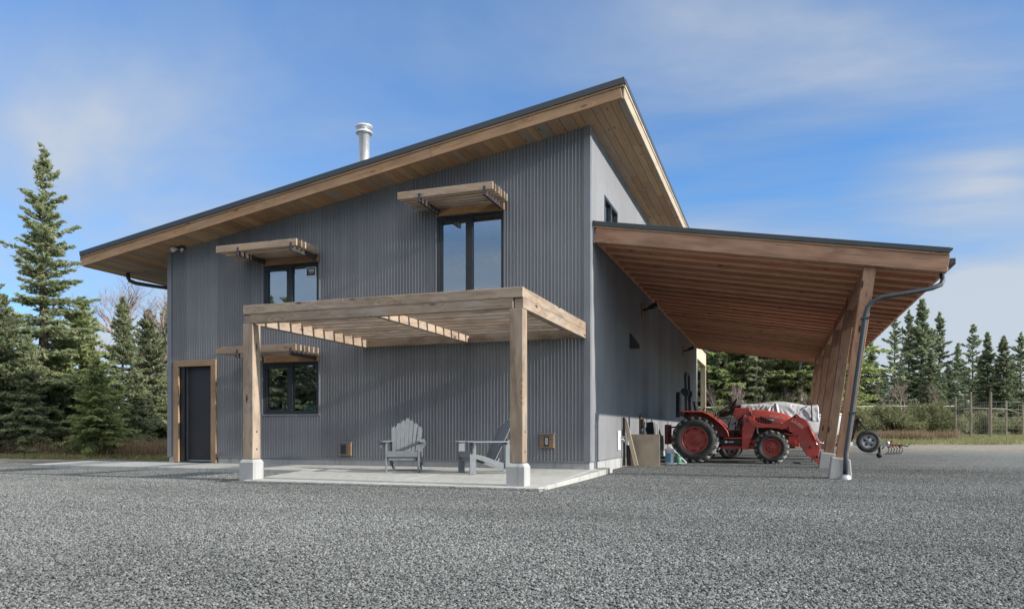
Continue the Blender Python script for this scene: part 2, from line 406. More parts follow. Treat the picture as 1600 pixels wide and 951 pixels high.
def beam(name, p0, p1, w, h, mat, parent=None, up=(0,0,1), bevel=.006, section=None):
    """timber with its length on local X so that the grain follows it; w across, h along 'up'"""
    p0 = Vector(p0); p1 = Vector(p1); d = p1-p0; L = d.length; d.normalize()
    y = Vector(up).cross(d).normalized(); z = d.cross(y)
    mb = MB()
    for a_, b_, c_, d_ in (section or [(-w/2, w/2, -h/2, h/2)]): mb.box(0, L, a_, b_, c_, d_)
    o = mb.build(name, mat, None)
    mtx = Matrix(((d.x,y.x,z.x,0),(d.y,y.y,z.y,0),(d.z,y.z,z.z,0),(0,0,0,1)))
    off = LOC.get(root_of(parent).name, Vector((0,0,0))) if parent is not None else Vector((0,0,0))
    mtx.translation = p0-off
    if parent is not None:
        o.parent = parent
        if parent.parent is not None: mtx = parent.matrix_basis.inverted() @ mtx
    o.matrix_basis = mtx
    if bevel: add_bevel(o, bevel)
    return o
def children_of(o): return [c for c in bpy.data.objects if c.parent == o]
def copy_tree(o, kids, parent=None):
    c = o.copy(); COL.objects.link(c)
    if parent is not None: c.parent = parent
    for ch in kids.get(o.name, []): copy_tree(ch, kids, c)
    return c
def kid_map():
    k = {}
    for o in bpy.data.objects:
        if o.parent: k.setdefault(o.parent.name, []).append(o)
    return k
def np_mesh(name, V, F, mat):
    """V (n,3) array; F (m,k) array of equal-sized faces"""
    me = bpy.data.meshes.new(name)
    k = F.shape[1]
    me.vertices.add(len(V)); me.vertices.foreach_set('co', np.ascontiguousarray(V, dtype=np.float32).ravel())
    me.loops.add(F.size); me.loops.foreach_set('vertex_index', np.ascontiguousarray(F, dtype=np.int32).ravel())
    me.polygons.add(len(F)); me.polygons.foreach_set('loop_start', np.arange(0, F.size, k, dtype=np.int32))
    me.update(calc_edges=True); me.materials.append(mat)
    return me
def link_mesh(name, me, parent=None):
    o = bpy.data.objects.new(name, me); COL.objects.link(o)
    if parent is not None: o.parent = parent
    return o
def text_part(name, body, size, mat, parent, loc, rot, depth=.002):
    cu = bpy.data.curves.new(name, 'FONT'); cu.body = body; cu.size = size; cu.extrude = depth
    cu.align_x = 'CENTER'; cu.align_y = 'CENTER'
    to = bpy.data.objects.new(name, cu)
    me = bpy.data.meshes.new_from_object(to)
    bpy.data.objects.remove(to); bpy.data.curves.remove(cu)
    me.materials.clear(); me.materials.append(mat)
    o = bpy.data.objects.new(name, me); COL.objects.link(o); o.parent = parent
    o.location = Vector(loc)-LOC[root_of(parent).name]; o.rotation_euler = rot
    return o

# ------------------------------------------------------------------ camera, light, sky
cam_d = bpy.data.cameras.new('camera'); cam = bpy.data.objects.new('camera', cam_d); COL.objects.link(cam)
CAM = Vector((3.275, -13.553, .70))
cam.location = CAM; cam.rotation_euler = (PI/2, 0, math.atan(413/1167.))
cam_d.sensor_width = 36; cam_d.lens = 36*1167/1600.; cam_d.shift_y = (674-475.5)/1600.
cam_d.clip_end = 3000; SC.camera = cam

sun_dir = Vector((1., -.05, .388)).normalized()
sl = bpy.data.lights.new('sun', 'SUN'); sl.energy = 4.1; sl.angle = rad(.55); sl.color = (1., .945, .87)
so = bpy.data.objects.new('sun', sl); COL.objects.link(so)
so.rotation_euler = (-sun_dir).to_track_quat('-Z', 'Y').to_euler()

W = bpy.data.worlds.new('World'); SC.world = W; W.use_nodes = True
nt = W.node_tree
for n in list(nt.nodes): nt.nodes.remove(n)
h = NT(nt)
wo = h.n('ShaderNodeOutputWorld'); bg = h.n('ShaderNodeBackground')
sky = h.n('ShaderNodeTexSky'); sky.sky_type = 'NISHITA'; sky.sun_disc = False
sky.sun_elevation = math.asin(sun_dir.z); sky.sun_rotation = math.atan2(sun_dir.x, sun_dir.y)
sky.air_density = 1.0; sky.dust_density = .3; sky.ozone_density = 3.
tc = h.n('ShaderNodeTexCoord'); g = tc.outputs['Generated']
sx = h.n('ShaderNodeSeparateXYZ', i_0=g)
zc = h.math('MAXIMUM', sx.outputs[2], 0.)
den = h.math('ADD', zc, .16)
px = h.math('DIVIDE', sx.outputs[0], den); py = h.math('DIVIDE', sx.outputs[1], den)
cv = h.n('ShaderNodeCombineXYZ', i_0=px, i_1=py)
mp = h.n('ShaderNodeMapping', i_Vector=cv.outputs[0]); mp.inputs['Scale'].default_value = (.42, .75, 1); mp.inputs['Rotation'].default_value = (0, 0, .5); mp.inputs['Location'].default_value = (3.1, 1.4, 0)
n1 = h.n('ShaderNodeTexNoise', i_Vector=mp.outputs[0], i_Scale=.8, i_Detail=9., i_Roughness=.52, i_Distortion=.6).outputs['Fac']
n2 = h.n('ShaderNodeTexNoise', i_Vector=mp.outputs[0], i_Scale=.35, i_Detail=3., i_Roughness=.5).outputs['Fac']
dens = h.math('ADD', h.math('MULTIPLY', h.maprange(n1, .34, .66, .0, 1.), .55), h.math('MULTIPLY', h.maprange(n2, .3, .7, .2, .8), .5))
fwd = h.math('ADD', h.math('MULTIPLY', sx.outputs[0], -.334), h.math('MULTIPLY', sx.outputs[1], .943))
low = h.maprange(zc, .0, .50, .36, -.15)
low = h.math('SUBTRACT', low, h.maprange(fwd, .1, -.3, 0, .2))
nv = h.n('ShaderNodeVectorMath', operation='NORMALIZE', i_0=g).outputs[0]
def bank(px_, py_, r0, r1, amt):
    th = math.atan(413/1167.); u = (px_-800)/1167.; v = (674-py_)/1167.
    d = Vector((-math.sin(th)+u*math.cos(th), math.cos(th)+u*math.sin(th), v)).normalized()
    df = h.n('ShaderNodeVectorMath', operation='SUBTRACT', i_0=nv); df.inputs[1].default_value = d
    sq = h.n('ShaderNodeVectorMath', operation='MULTIPLY', i_0=df.outputs[0]); sq.inputs[1].default_value = (1, 1, 2.4)
    ln = h.n('ShaderNodeVectorMath', operation='LENGTH', i_0=sq.outputs[0]).outputs['Value']
    return h.maprange(ln, r0, r1, amt, 0)
low = h.math('ADD', low, bank(1560, 268, .02, .17, .30))
low = h.math('ADD', low, bank(190, 250, .05, .6, .10))
low = h.math('ADD', low, bank(1150, 170, .03, .40, .03))
cl = h.maprange(h.math('ADD', dens, low), .46, .80, 0, .92)
tint = h.mix(1., sky.outputs[0], (.50, .74, .96), 'MULTIPLY')
skyc = h.mix(cl, tint, h.mix(h.math('POWER', cl, 2.2), (1.45, 1.9, 2.62), (2.75, 2.92, 3.12)))
# unseen bright cloud added overhead and behind the camera to fill the shade
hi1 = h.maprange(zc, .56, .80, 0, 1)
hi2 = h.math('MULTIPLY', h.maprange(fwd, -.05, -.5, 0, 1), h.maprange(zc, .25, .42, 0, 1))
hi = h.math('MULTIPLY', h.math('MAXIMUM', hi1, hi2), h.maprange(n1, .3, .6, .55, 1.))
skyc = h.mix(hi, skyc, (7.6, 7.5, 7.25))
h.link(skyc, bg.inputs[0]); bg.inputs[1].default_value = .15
h.link(bg.outputs[0], wo.inputs[0])
SC.cycles.max_bounces = 14; SC.cycles.diffuse_bounces = 9; SC.cycles.transmission_bounces = 12
vs = SC.view_settings; vs.view_transform = 'Standard'; vs.look = 'None'; vs.exposure = .65; vs.gamma = 1.; vs.use_curve_mapping = False

# ------------------------------------------------------------------ terrain
def gz(x, y):
    """ground height"""
    if y < 0:
        z = -.10 + .02*max(0, min(1, (y+2)/2)) if x < 0.3 else -.10
    else:
        z = -.10
    # right side: the drive climbs a little towards the carport's depth
    if x > -.2:
        t = max(0., min(1., (y+1.)/4.5)); z = -.12+.06*t + (.02 if y < -2.5 else .02*(1-t))
    else:
        z = -.09 if y > -6 else -.10
    if y > 8.:
        t = min(y, 34.)-8.
        z += .0175*t
    if y > 34.: z += .004*(min(y, 160.)-34.)
    if x < -14.:
        z += .05*min(1., (-14.-x)/3.)
    return z
def make_ground():
    def axis(lo, hi, dlo, dhi, fine):
        a = [lo]
        c = list(np.arange(dlo, dhi+1e-6, fine))
        out = list(-np.geomspace(1, abs(lo-dlo)+1, 22)[::-1]+dlo+1)+c[1:-1]+list(np.geomspace(1, abs(hi-dhi)+1, 22)+dhi-1)
        return np.array(out)
    xs = axis(-700, 700, -22, 26, .8); ys = axis(-700, 900, -16, 40, .8)
    r = np.random.RandomState(3)
    V = []
    for y in ys:
        for x in xs:
            b = .012*math.sin(x*1.3+y*.7)+.010*math.sin(x*.5-y*1.1+1.) if (-22 < x < 26) else 0
            inside = (-9.9 <= x <= .3 and -4.2 <= y <= 20)
            loose = (-14.5 <= x <= 13.5 and -12.5 <= y <= 5.5)
            V.append((x, y, gz(x, y)+(-.02 if inside else (-.014 if loose else b*.5))))
    nx = len(xs); ny = len(ys)
    F = np.array([(j*nx+i, j*nx+i+1, (j+1)*nx+i+1, (j+1)*nx+i) for j in range(ny-1) for i in range(nx-1)])
    me = np_mesh('ground', np.array(V), F, M['ground'])
    me.polygons.foreach_set('use_smooth', [True]*len(F))
    tag(link_mesh('ground', me), kind='structure')
make_ground()

# patio slab and the walkway along the front wall
def patio():
    def zt(y): return -.001+.016*y if y < 0 else -.001
    def sheet(name, poly, drop):
        b = [(x, y, zt(y)-drop) for x, y in poly]; t = [(x, y, zt(y)) for x, y in poly]
        n = len(poly)
        mb = MB().add(b+t, [tuple(reversed(range(n))), tuple(range(n, 2*n))]+[(i, (i+1) % n, (i+1) % n+n, i+n) for i in range(n)])
        return tag(mb.build(name, M['slab'], None, bevel=.012), kind='structure')
    sheet('patio_slab', [(-5.12, -1.62), (-4.66, -3.86), (-2.2, -3.88), (-2.2, -.004), (-5.12, -.004)], .2)
    sheet('patio_slab', [(-2.188, -3.88), (.25, -3.90), (.25, .9), (.02, .9), (.02, -.004), (-2.188, -.004)], .2)
    sheet('path', [(-12.4, -1.42), (-5.132, -1.5), (-5.132, -.004), (-12.4, -.004)], .2)
patio()

# loose stones on the drive near the camera
def loose_gravel():
    me = bpy.data.meshes.new('loose_gravel')
    vs = []; fs = []
    def quad(x0, x1, y0, y1, nx, ny):
        o = len(vs)
        for j in range(ny+1):
            for i in range(nx+1):
                x = x0+(x1-x0)*i/nx; y = y0+(y1-y0)*j/ny
                vs.append((x, y, gz(x, y)-.006+.006*math.sin(x*1.3+y*.7)*math.sin(x*.5-y*1.1)))
        for j in range(ny):
            for i in range(nx):
                a = o+j*(nx+1)+i; fs.append((a, a+1, a+nx+2, a+nx+1))
    quad(-10, 13, -12.3, -4.02, 24, 8)
    quad(.36, 13, -4.02, 5., 12, 9)
    quad(-14, -5.2, -4.02, -1.6, 8, 3)
    o_ = len(vs)                              # stones heaped against the slab's front edge
    vs.extend([(-4.8, -4.03, -.082), (.42, -4.05, -.085), (.36, -3.87, -.074), (-4.68, -3.84, -.072)]); fs.append((o_, o_+1, o_+2, o_+3))
    me.from_pydata(vs, [], fs)
    o = bpy.data.objects.new('loose_gravel', me); COL.objects.link(o); tag(o, kind='stuff', label='loose grey crushed stone covering the yard in the foreground', cat='gravel')
    me.materials.append(M['gravelstone'])
    ng = bpy.data.node_groups.new('scatter_stones', 'GeometryNodeTree')
    ng.interface.new_socket('Geometry', in_out='INPUT', socket_type='NodeSocketGeometry')
    ng.interface.new_socket('Geometry', in_out='OUTPUT', socket_type='NodeSocketGeometry')
    N = ng.nodes; L = ng.links
    gi = N.new('NodeGroupInput'); go = N.new('NodeGroupOutput')
    dp = N.new('GeometryNodeDistributePointsOnFaces');  dp.inputs['Seed'].default_value = 4
    L.new(gi.outputs[0], dp.inputs['Mesh'])
    wp = N.new('GeometryNodeInputPosition'); ds = N.new('ShaderNodeVectorMath'); ds.operation = 'DISTANCE'; ds.inputs[1].default_value = (3.3, -13.5, 0)
    L.new(wp.outputs[0], ds.inputs[0])
    dm = N.new('ShaderNodeMapRange'); dm.inputs[1].default_value = 4.; dm.inputs[2].default_value = 10.; dm.inputs[3].default_value = 5200.; dm.inputs[4].default_value = 2300.
    L.new(ds.outputs['Value'], dm.inputs[0]); L.new(dm.outputs[0], dp.inputs['Density'])
    g2i = N.new('GeometryNodeGeometryToInstance')
    for k in range(4):
        ico = N.new('GeometryNodeMeshIcoSphere'); ico.inputs['Radius'].default_value = 1.; ico.inputs['Subdivisions'].default_value = 1
        pos = N.new('GeometryNodeInputPosition')
        ad = N.new('ShaderNodeVectorMath'); ad.operation = 'ADD'; ad.inputs[1].default_value = (k*7.3, k*3.1, k*11.7)
        L.new(pos.outputs[0], ad.inputs[0])
        vo = N.new('ShaderNodeTexVoronoi'); vo.feature = 'F1'; vo.distance = 'CHEBYCHEV'; vo.inputs['Scale'].default_value = .8
        L.new(ad.outputs[0], vo.inputs['Vector'])
        nz = N.new('ShaderNodeTexNoise'); nz.inputs['Scale'].default_value = .9; nz.inputs['Detail'].default_value = 2.
        L.new(ad.outputs[0], nz.inputs['Vector'])
        mt = N.new('ShaderNodeMath'); mt.operation = 'ADD'; L.new(vo.outputs['Distance'], mt.inputs[0]); L.new(nz.outputs[0], mt.inputs[1])
        mr = N.new('ShaderNodeMapRange'); mr.inputs[1].default_value = .5; mr.inputs[2].default_value = 1.5; mr.inputs[3].default_value = .55; mr.inputs[4].default_value = 1.35
        L.new(mt.outputs[0], mr.inputs[0])
        sc_ = N.new('ShaderNodeVectorMath'); sc_.operation = 'SCALE'; L.new(pos.outputs[0], sc_.inputs[0]); L.new(mr.outputs[0], sc_.inputs['Scale'])
        mu = N.new('ShaderNodeVectorMath'); mu.operation = 'MULTIPLY'; mu.inputs[1].default_value = (1.15, .9, .62+.06*k); L.new(sc_.outputs[0], mu.inputs[0])
        sp = N.new('GeometryNodeSetPosition'); L.new(ico.outputs['Mesh'], sp.inputs['Geometry']); L.new(mu.outputs[0], sp.inputs['Position'])
        sm = N.new('GeometryNodeSetMaterial'); sm.inputs['Material'].default_value = M['gravelstone']; L.new(sp.outputs[0], sm.inputs['Geometry'])
        L.new(sm.outputs[0], g2i.inputs[0])
    io = N.new('GeometryNodeInstanceOnPoints'); io.inputs['Pick Instance'].default_value = True
    L.new(dp.outputs['Points'], io.inputs['Points']); L.new(g2i.outputs[0], io.inputs['Instance'])
    rv = N.new('FunctionNodeRandomValue'); rv.data_type = 'FLOAT_VECTOR'; rv.inputs[0].default_value = (-.5, -.5, 0); rv.inputs[1].default_value = (.5, .5, 6.28)
    L.new(rv.outputs[0], io.inputs['Rotation'])
    rs = N.new('FunctionNodeRandomValue'); rs.data_type = 'FLOAT'; rs.inputs[2].default_value = 0.; rs.inputs[3].default_value = 1.
    pw = N.new('ShaderNodeMath'); pw.operation = 'POWER'; pw.inputs[1].default_value = 1.6
    L.new(rs.outputs[1], pw.inputs[0])
    ms = N.new('ShaderNodeMapRange'); ms.inputs[3].default_value = .0052; ms.inputs[4].default_value = .0112; L.new(pw.outputs[0], ms.inputs[0])
    L.new(ms.outputs[0], io.inputs['Scale'])
    L.new(io.outputs[0], go.inputs[0])
    md = o.modifiers.new('stones', 'NODES'); md.node_group = ng
loose_gravel()

# ------------------------------------------------------------------ the workshop building
SL = .16                                     # main roof slope along X
def wtop(x): return 6.372+SL*x
BX0, BY1 = -9.885, 19.7
bld = thing('workshop_building', (-4.9, 9.8, 0), 'tall grey corrugated steel workshop with a single pitch roof and wooden eaves', 'building')

def corrugated(name, s0, s1, top, openings, place, parent, zb=.137, pitch=.0678, amp=.0155, n=8):
    ss = list(np.arange(s0, s1, pitch/n))+[s1]
    for a, b, c, d in openings:
        ss = [x for x in ss if abs(x-a) > .002 and abs(x-b) > .002]+[a, b]
    ss = sorted(x for x in set(ss) if s0 <= x <= s1)
    mb = MB()
    cache = {}
    V = []; F = []
    def vid(s, z):
        k = (round(s, 5), round(z, 4))
        if k not in cache:
            cache[k] = len(V); V.append(place(s, amp*math.sin(2*PI*s/pitch), z))
        return cache[k]
    for a, b in zip(ss[:-1], ss[1:]):
        mid = (a+b)/2
        cuts = sorted((c, d) for o0, o1, c, d in openings if o0 < mid < o1)
        z = zb
        for c, d in cuts:
            if c > z: F.append((vid(a, z), vid(b, z), vid(b, c), vid(a, c)))
            z = d
        F.append((vid(a, z), vid(b, z), vid(b, top(b)), vid(a, top(a))))
    mb.add(V, F, True)
    me = bpy.data.meshes.new(name)
    off = LOC[root_of(parent).name]
    me.from_pydata([(x-off.x, y-off.y, z-off.z) for x, y, z in V], [], F)
    me.polygons.foreach_set('use_smooth', [True]*len(F)); me.materials.append(M['wall']); me.update()
    o = bpy.data.objects.new(name, me); COL.objects.link(o); o.parent = parent
    return o
WIN = {'big': (-3.10, -1.68, 3.10, 4.955), 'up': (-7.25, -5.845, 3.10, 4.285), 'low': (-7.265, -5.85, 1.075, 2.18)}
DOOR = (-9.70, -8.51, .0, 2.315)
fw = corrugated('wall', BX0+.09, -.09, lambda x: wtop(x)+.04, list(WIN.values())+[DOOR],
                lambda s, a, z: (s, -.012-a, z), bld)
SWIN = (1.19, 2.49, 4.72, 5.445)
rw = corrugated('wall', .09, BY1-.09, lambda y: wtop(0)+.04, [SWIN], lambda s, a, z: (.012+a, s, z), bld)
# plain far sides
MB().box(BX0, BX0+.02, .02, BY1, 0., wtop(BX0)+.03).build('wall', M['trim'], bld)
MB().add([(BX0+.02, BY1, 0), (0, BY1, 0), (0, BY1, wtop(0)), (BX0+.02, BY1, wtop(BX0)),
          (BX0+.02, BY1-.03, 0), (0, BY1-.03, 0), (0, BY1-.03, wtop(0)), (BX0+.02, BY1-.03, wtop(BX0))],
         [(0,1,2,3), (7,6,5,4), (0,3,7,4), (1,5,6,2), (2,6,7,3), (0,4,5,1)]).build('wall', M['trim'], bld)
# corner trims
def corner(x0, x1, y0, y1, zt): return MB().box(x0, x1, y0, y1, .13, zt).build('corner_trim', M['trim'], bld, bevel=.004)
MB().prism([(-.10, -.03), (.028, -.03), (.028, .10), (.008, .10), (.008, -.01), (-.10, -.01)], .13, wtop(0)+.03, 'xy').build('corner_trim', M['trim'], bld)
MB().prism([(BX0-.02, .1), (BX0-.02, -.03), (BX0+.10, -.03), (BX0+.10, -.01), (BX0-.003, -.01), (BX0-.003, .1)], .13, wtop(BX0)+.02, 'xy').build('corner_trim', M['trim'], bld)
MB().box(.005, .03, BY1-.1, BY1+.02, .13, 4.3).build('corner_trim', M['white'], bld)
# base flashing and foundation
MB().box(BX0+.10, DOOR[0], -.034, -.002, .13, .152).box(DOOR[1], -.10, -.034, -.002, .13, .152).box(.003, .034, .1, BY1, .13, .152).build('base_flashing', M['trim'], bld)
MB().box(BX0, DOOR[0]-.002, .003, .22, -.2, .129).box(DOOR[1]+.002, -.003, .003, .22, -.2, .129).box(-.22, .006, .0035, BY1, -.2, .1285).build('foundation', M['concrete'], bld)
MB().box(BX0+.03, -.23, .24, BY1-.04, -.1, .10).build('interior_floor', M['concrete'], bld)
MB().box(BX0+.03, -.03, 2.6, 2.7, .1, 4.6).build('interior_partition', M['trim'], bld)

# door
def door():
    x0, x1, z0, z1 = DOOR
    w = .14
    d = MB().box(-9.43, -8.672, .10, .145, .055, 2.165).build('door', M['door'], bld, bevel=.004)
    MB().box(-9.44, -9.425, .065, .10, .05, 2.17).box(-9.43, -8.665, .065, .10, .036, .056).build('weather_strip', M['alu'], d)
    MB().lathe((-8.735, .10, 1.03), (0, -1, 0), [(0, .055), (.022, .05), (.027, .035), (.018, .018), (.012, .012), (.012, 0), (.03, 0), (.03, -.004)], 14).build('handle', M['chrome'], d)
    fr = MB().box(-9.56, -9.435, .0, .16, .03, 2.19).box(-8.665, -8.645, .0, .16, .03, 2.19).box(-9.435, -8.665, .0, .16, 2.168, 2.19).box(-9.56, -8.64, -.02, .12, .0, .035).build('door_frame', M['black'], d)
    for a, b in ((( -9.63, -.035, .01), (-9.63, -.035, 2.175)), ((-8.58, -.035, .01), (-8.58, -.035, 2.175)), ((-9.70, -.036, 2.245), (-8.51, -.036, 2.245))):
        beam('door_trim', a, b, .05, .14, M['trimwood'], d, up=(1,0,0) if a[0] == b[0] else (0,0,1))
door()

# windows with their header boards
def window(key, header_top=None, sill=True):
    x0, x1, z0, z1 = WIN[key]
    f = .055; y0 = -.03; y1 = .07; mx = (x0+x1)/2 - (.02 if key == 'up' else 0)
    mb = MB().box(x0, x0+f, y0, y1, z0, z1).box(x1-f, x1, y0, y1, z0, z1)
    mb.box(x0+f, x1-f, y0, y1, z1-f-.01, z1).box(x0+f, x1-f, y0, y1, z0, z0+f)
    w = mb.build('window', M['black'], bld, bevel=.003)
    MB().box(mx-.05, mx+.05, y0+.004, y1-.004, z0+f, z1-f-.01).build('mullion', M['black'], w)
    # the left light is an opening sash, so its frame shows double
    MB().box(x0+f, x0+f+.05, y0+.012, y1-.01, z0+f, z1-f-.01).box(mx-.09, mx-.05, y0+.012, y1-.01, z0+f, z1-f-.01)\
        .box(x0+f+.05, mx-.09, y0+.012, y1-.01, z0+f, z0+f+.045).box(x0+f+.05, mx-.09, y0+.012, y1-.01, z1-f-.055, z1-f-.01).build('sash', M['black'], w)
    MB().box(x0+f+.05, mx-.09, .020, .026, z0+f+.045, z1-f-.055).build('pane', M['glass'], w)
    MB().box(mx+.05, x1-f, .020, .026, z0+f, z1-f-.01).build('pane', M['glass'], w)
    # J-trim round the opening
    t = .028
    MB().box(x0-t, x0, -.038, -.005, z0-t, z1).box(x1, x1+t, -.038, -.005, z0-t, z1).box(x0, x1, -.038, -.005, z0-t, z0).build('window_trim', M['trim'], w)
    return w
wbig = window('big'); wup = window('up'); wlow = window('low')
# sticker left on the upper left window
sx0 = -6.19
MB().box(sx0, sx0+.245, .012, .016, 4.00, 4.20).build('window_sticker', M['white'], wup)
st = MB().box(sx0+.022, sx0+.223, .009, .011, 4.022, 4.182).build('sticker_panel', M['black'], wup)
mk = MB()
for i, (a, b, z, hh) in enumerate([(.05, .07, 4.135, .022), (.08, .10, 4.138, .018), (.11, .135, 4.136, .02), (.145, .16, 4.138, .018), (.17, .195, 4.136, .02), (.08, .105, 4.10, .03), (.115, .14, 4.10, .03), (.15, .17, 4.10, .03), (.178, .2, 4.10, .03), (.06, .19, 4.066, .007)]):
    mk.box(sx0+a, sx0+b, .006, .0085, z, z+hh)
mk.build('sticker_print', M['decal'], wup)

# high window on the right-hand wall
def side_window():
    y0, y1, z0, z1 = SWIN; f = .06
    w = MB().box(-.06, .032, y0, y0+f, z0, z1).box(-.06, .032, y1-f, y1, z0, z1).box(-.06, .032, y0+f, y1-f, z1-f, z1).box(-.06, .032, y0+f, y1-f, z0, z0+f).box(-.056, .028, (y0+y1)/2-.04, (y0+y1)/2+.04, z0+f, z1-f).build('window', M['black'], bld)
    MB().box(-.03, -.024, y0+f, (y0+y1)/2-.04, z0+f, z1-f).build('pane', M['glass'], w)
    MB().box(-.03, -.024, (y0+y1)/2+.04, y1-f, z0+f, z1-f).build('pane', M['glass'], w)
side_window()

# slatted sunshades on steel arms
def sunshade(key, xl, xr, ztop_arm, ends, n=6, depth=.95):
    x0, x1, z0, z1 = WIN[key]
    ob = beam('sunshade', (x0-.02, -.055, (z1+.012+ztop_arm)/2), (x1+.02, -.055, (z1+.012+ztop_arm)/2), .05, ztop_arm-z1-.018, M['header'], bld)
    ax = [x0+.06, x1-.05]
    za = ztop_arm-.055
    for a in ax:
        mb = MB().bar((a, -.08, za), (a, -depth, za), .05, .09)
        mb.box(a-.03, a+.03, -.10, -.081, z1+.02, ztop_arm+.06)
        mb.box(a-.025, a+.025, -depth+.02, -depth+.03, za-.04, za+.12)
        mb.build('arm', M['bracket'], ob)
    for i in range(n):
        y = -depth+.045+(depth-.20)*i/(n-1)
        dx = rnd.uniform(-.012, .012)
        s = beam('slat', (xl+dx, y, ztop_arm+.062), (xr+dx, y, ztop_arm+.062), .042, .142, M['greyslat'] if i == 0 else M['weathered'], ob)
    return ob
sunshade('big', -3.50, -1.56, 5.10, None)
sunshade('up', -7.74, -5.755, 4.43, None)
sunshade('low', -7.76, -5.78, 2.325, None)

# roof
RY0, RY1 = -.725, 20.4
RX0, RX1 = -11.72, .79
def roof():
    # soffit boards, running back from the front edge
    mb = MB(); x = RX0+.04; r = random.Random(5)
    while x < RX1-.05:
        w = r.choice((.14, .19, .19, .235)); x1 = min(x+w, RX1-.04); y = RY0+.045
        while y < RY1:
            L = r.uniform(2.4, 4.9) if y > RY0+.1 else r.uniform(1.2, 4.6); y1 = min(y+L, RY1)
            a, b = x+.004, x1-.004
            z0, z1 = wtop(a), wtop(b)
            t = r.uniform(0, .003)
            mb.hexa([(a, y+.002, z0-t), (b, y+.002, z1-t), (b, y1-.002, z1-t), (a, y1-.002, z0-t)], [(a, y+.002, z0+.02), (b, y+.002, z1+.02), (b, y1-.002, z1+.02), (a, y1-.002, z0+.02)])
            y = y1
        x = x1
    rf = MB().hexa([(RX0+.03, RY0+.03, wtop(RX0+.03)+.022), (RX1-.03, RY0+.03, wtop(RX1-.03)+.022), (RX1-.03, RY1, wtop(RX1-.03)+.022), (RX0+.03, RY1, wtop(RX0+.03)+.022)],
                   [(RX0+.03, RY0+.03, wtop(RX0+.03)+.30), (RX1-.03, RY0+.03, wtop(RX1-.03)+.30), (RX1-.03, RY1, wtop(RX1-.03)+.30), (RX0+.03, RY1, wtop(RX0+.03)+.30)]).build('roof', M['roof'], bld)
    mb.build('soffit', M['soffit'], rf)
    up = Vector((-SL, 0, 1)).normalized()
    # front rake: fascia board lengths, a thin strip and the metal edge
    xs = [RX0, -7.3, -2.9, RX1-.045]
    for a, b in zip(xs[:-1], xs[1:]):
        beam('fascia', (a+.001, RY0+.02, wtop(a)+.077), (b-.001, RY0+.02, wtop(b)+.077), .042, .185, M['fascia'], rf, up=up)
    beam('fascia_strip', (RX0-.005, RY0+.006, wtop(RX0)+.191), (RX1, RY0+.006, wtop(RX1)+.191), .05, .038, M['fascia'], rf, up=up, bevel=.003)
    beam('metal_edge', (RX0-.02, RY0+.0, wtop(RX0-.02)+.265), (RX1+.02, RY0+.0, wtop(RX1+.02)+.265), .075, .108, M['rooftrim'], rf, up=up, bevel=.003)
    # eaves
    beam('fascia', (RX1-.022, RY0+.043, wtop(RX1)+.077), (RX1-.022, RY1, wtop(RX1)+.077), .044, .19, M['palewood'], rf)
    beam('fascia_strip', (RX1-.006, RY0+.034, wtop(RX1)+.19), (RX1-.006, RY1, wtop(RX1)+.19), .05, .038, M['palewood'], rf, bevel=.003)
    beam('metal_edge', (RX1+.0, RY0+.04, wtop(RX1)+.262), (RX1+.0, RY1, wtop(RX1)+.262), .06, .10, M['rooftrim'], rf, bevel=.003)
    beam('fascia', (RX0+.022, RY0+.043, wtop(RX0)+.077), (RX0+.022, RY1, wtop(RX0)+.077), .044, .19, M['fascia'], rf)
    beam('gutter', (RX0-.045, RY0+.04, wtop(RX0)+.19), (RX0-.045, RY1, wtop(RX0)+.19), .085, .13, M['rooftrim'], rf)
    # standing seams on the sheet
    sm = MB()
    y = RY0+.3
    while y < RY1:
        sm.hexa([(RX0+.05, y, wtop(RX0+.05)+.30), (RX1-.05, y, wtop(RX1-.05)+.30), (RX1-.05, y+.02, wtop(RX1-.05)+.30), (RX0+.05, y+.02, wtop(RX0+.05)+.30)],
                [(RX0+.05, y, wtop(RX0+.05)+.33), (RX1-.05, y, wtop(RX1-.05)+.33), (RX1-.05, y+.02, wtop(RX1-.05)+.33), (RX0+.05, y+.02, wtop(RX0+.05)+.33)])
        y += .42
    sm.build('roof_seams', M['roof'], rf)
    # flue
    cx, cy = -5.48, 1.2
    zt = 7.60; z0 = wtop(cx)+.25
    fl = MB().lathe((cx, cy, z0), (0,0,1), [(.22, .03), (.19, .10), (.125, .14), (.118, .16), (.118, zt-z0-.22), (.122, zt-z0-.218), (.122, zt-z0-.19)], 28).build('chimney', M['stainless'], rf)
    MB().lathe((cx, cy, zt-.21), (0,0,1), [(.118, 0), (.19, .01), (.19, .045), (.14, .075), (.118, .075)], 28).lathe((cx, cy, zt-.10), (0,0,1), [(.10, -.04), (.10, .02), (.19, .035), (.19, .07), (.12, .095), (0, .105)], 28).build('chimney_cap', M['stainless'], fl)
    MB().lathe((cx, cy, z0+.34), (0,0,1), [(.119, 0), (.1225, .004), (.1225, .03), (.119, .034)], 28).build('pipe_band', M['stainless'], fl)
    # downpipe at the low eave
    dz = wtop(RX0)+.12
    MB().tube([(-11.5, .37, dz), (-11.5, .37, dz-.20), (-11.47, .40, dz-.27), (-11.38, .48, dz-.32), (-11.2, .65, dz-.345), (-9.93, 1.9, dz-.50), (-9.93, 1.9, .2)], .045, 10).build('downpipe', M['rooftrim'], bld)
roof()

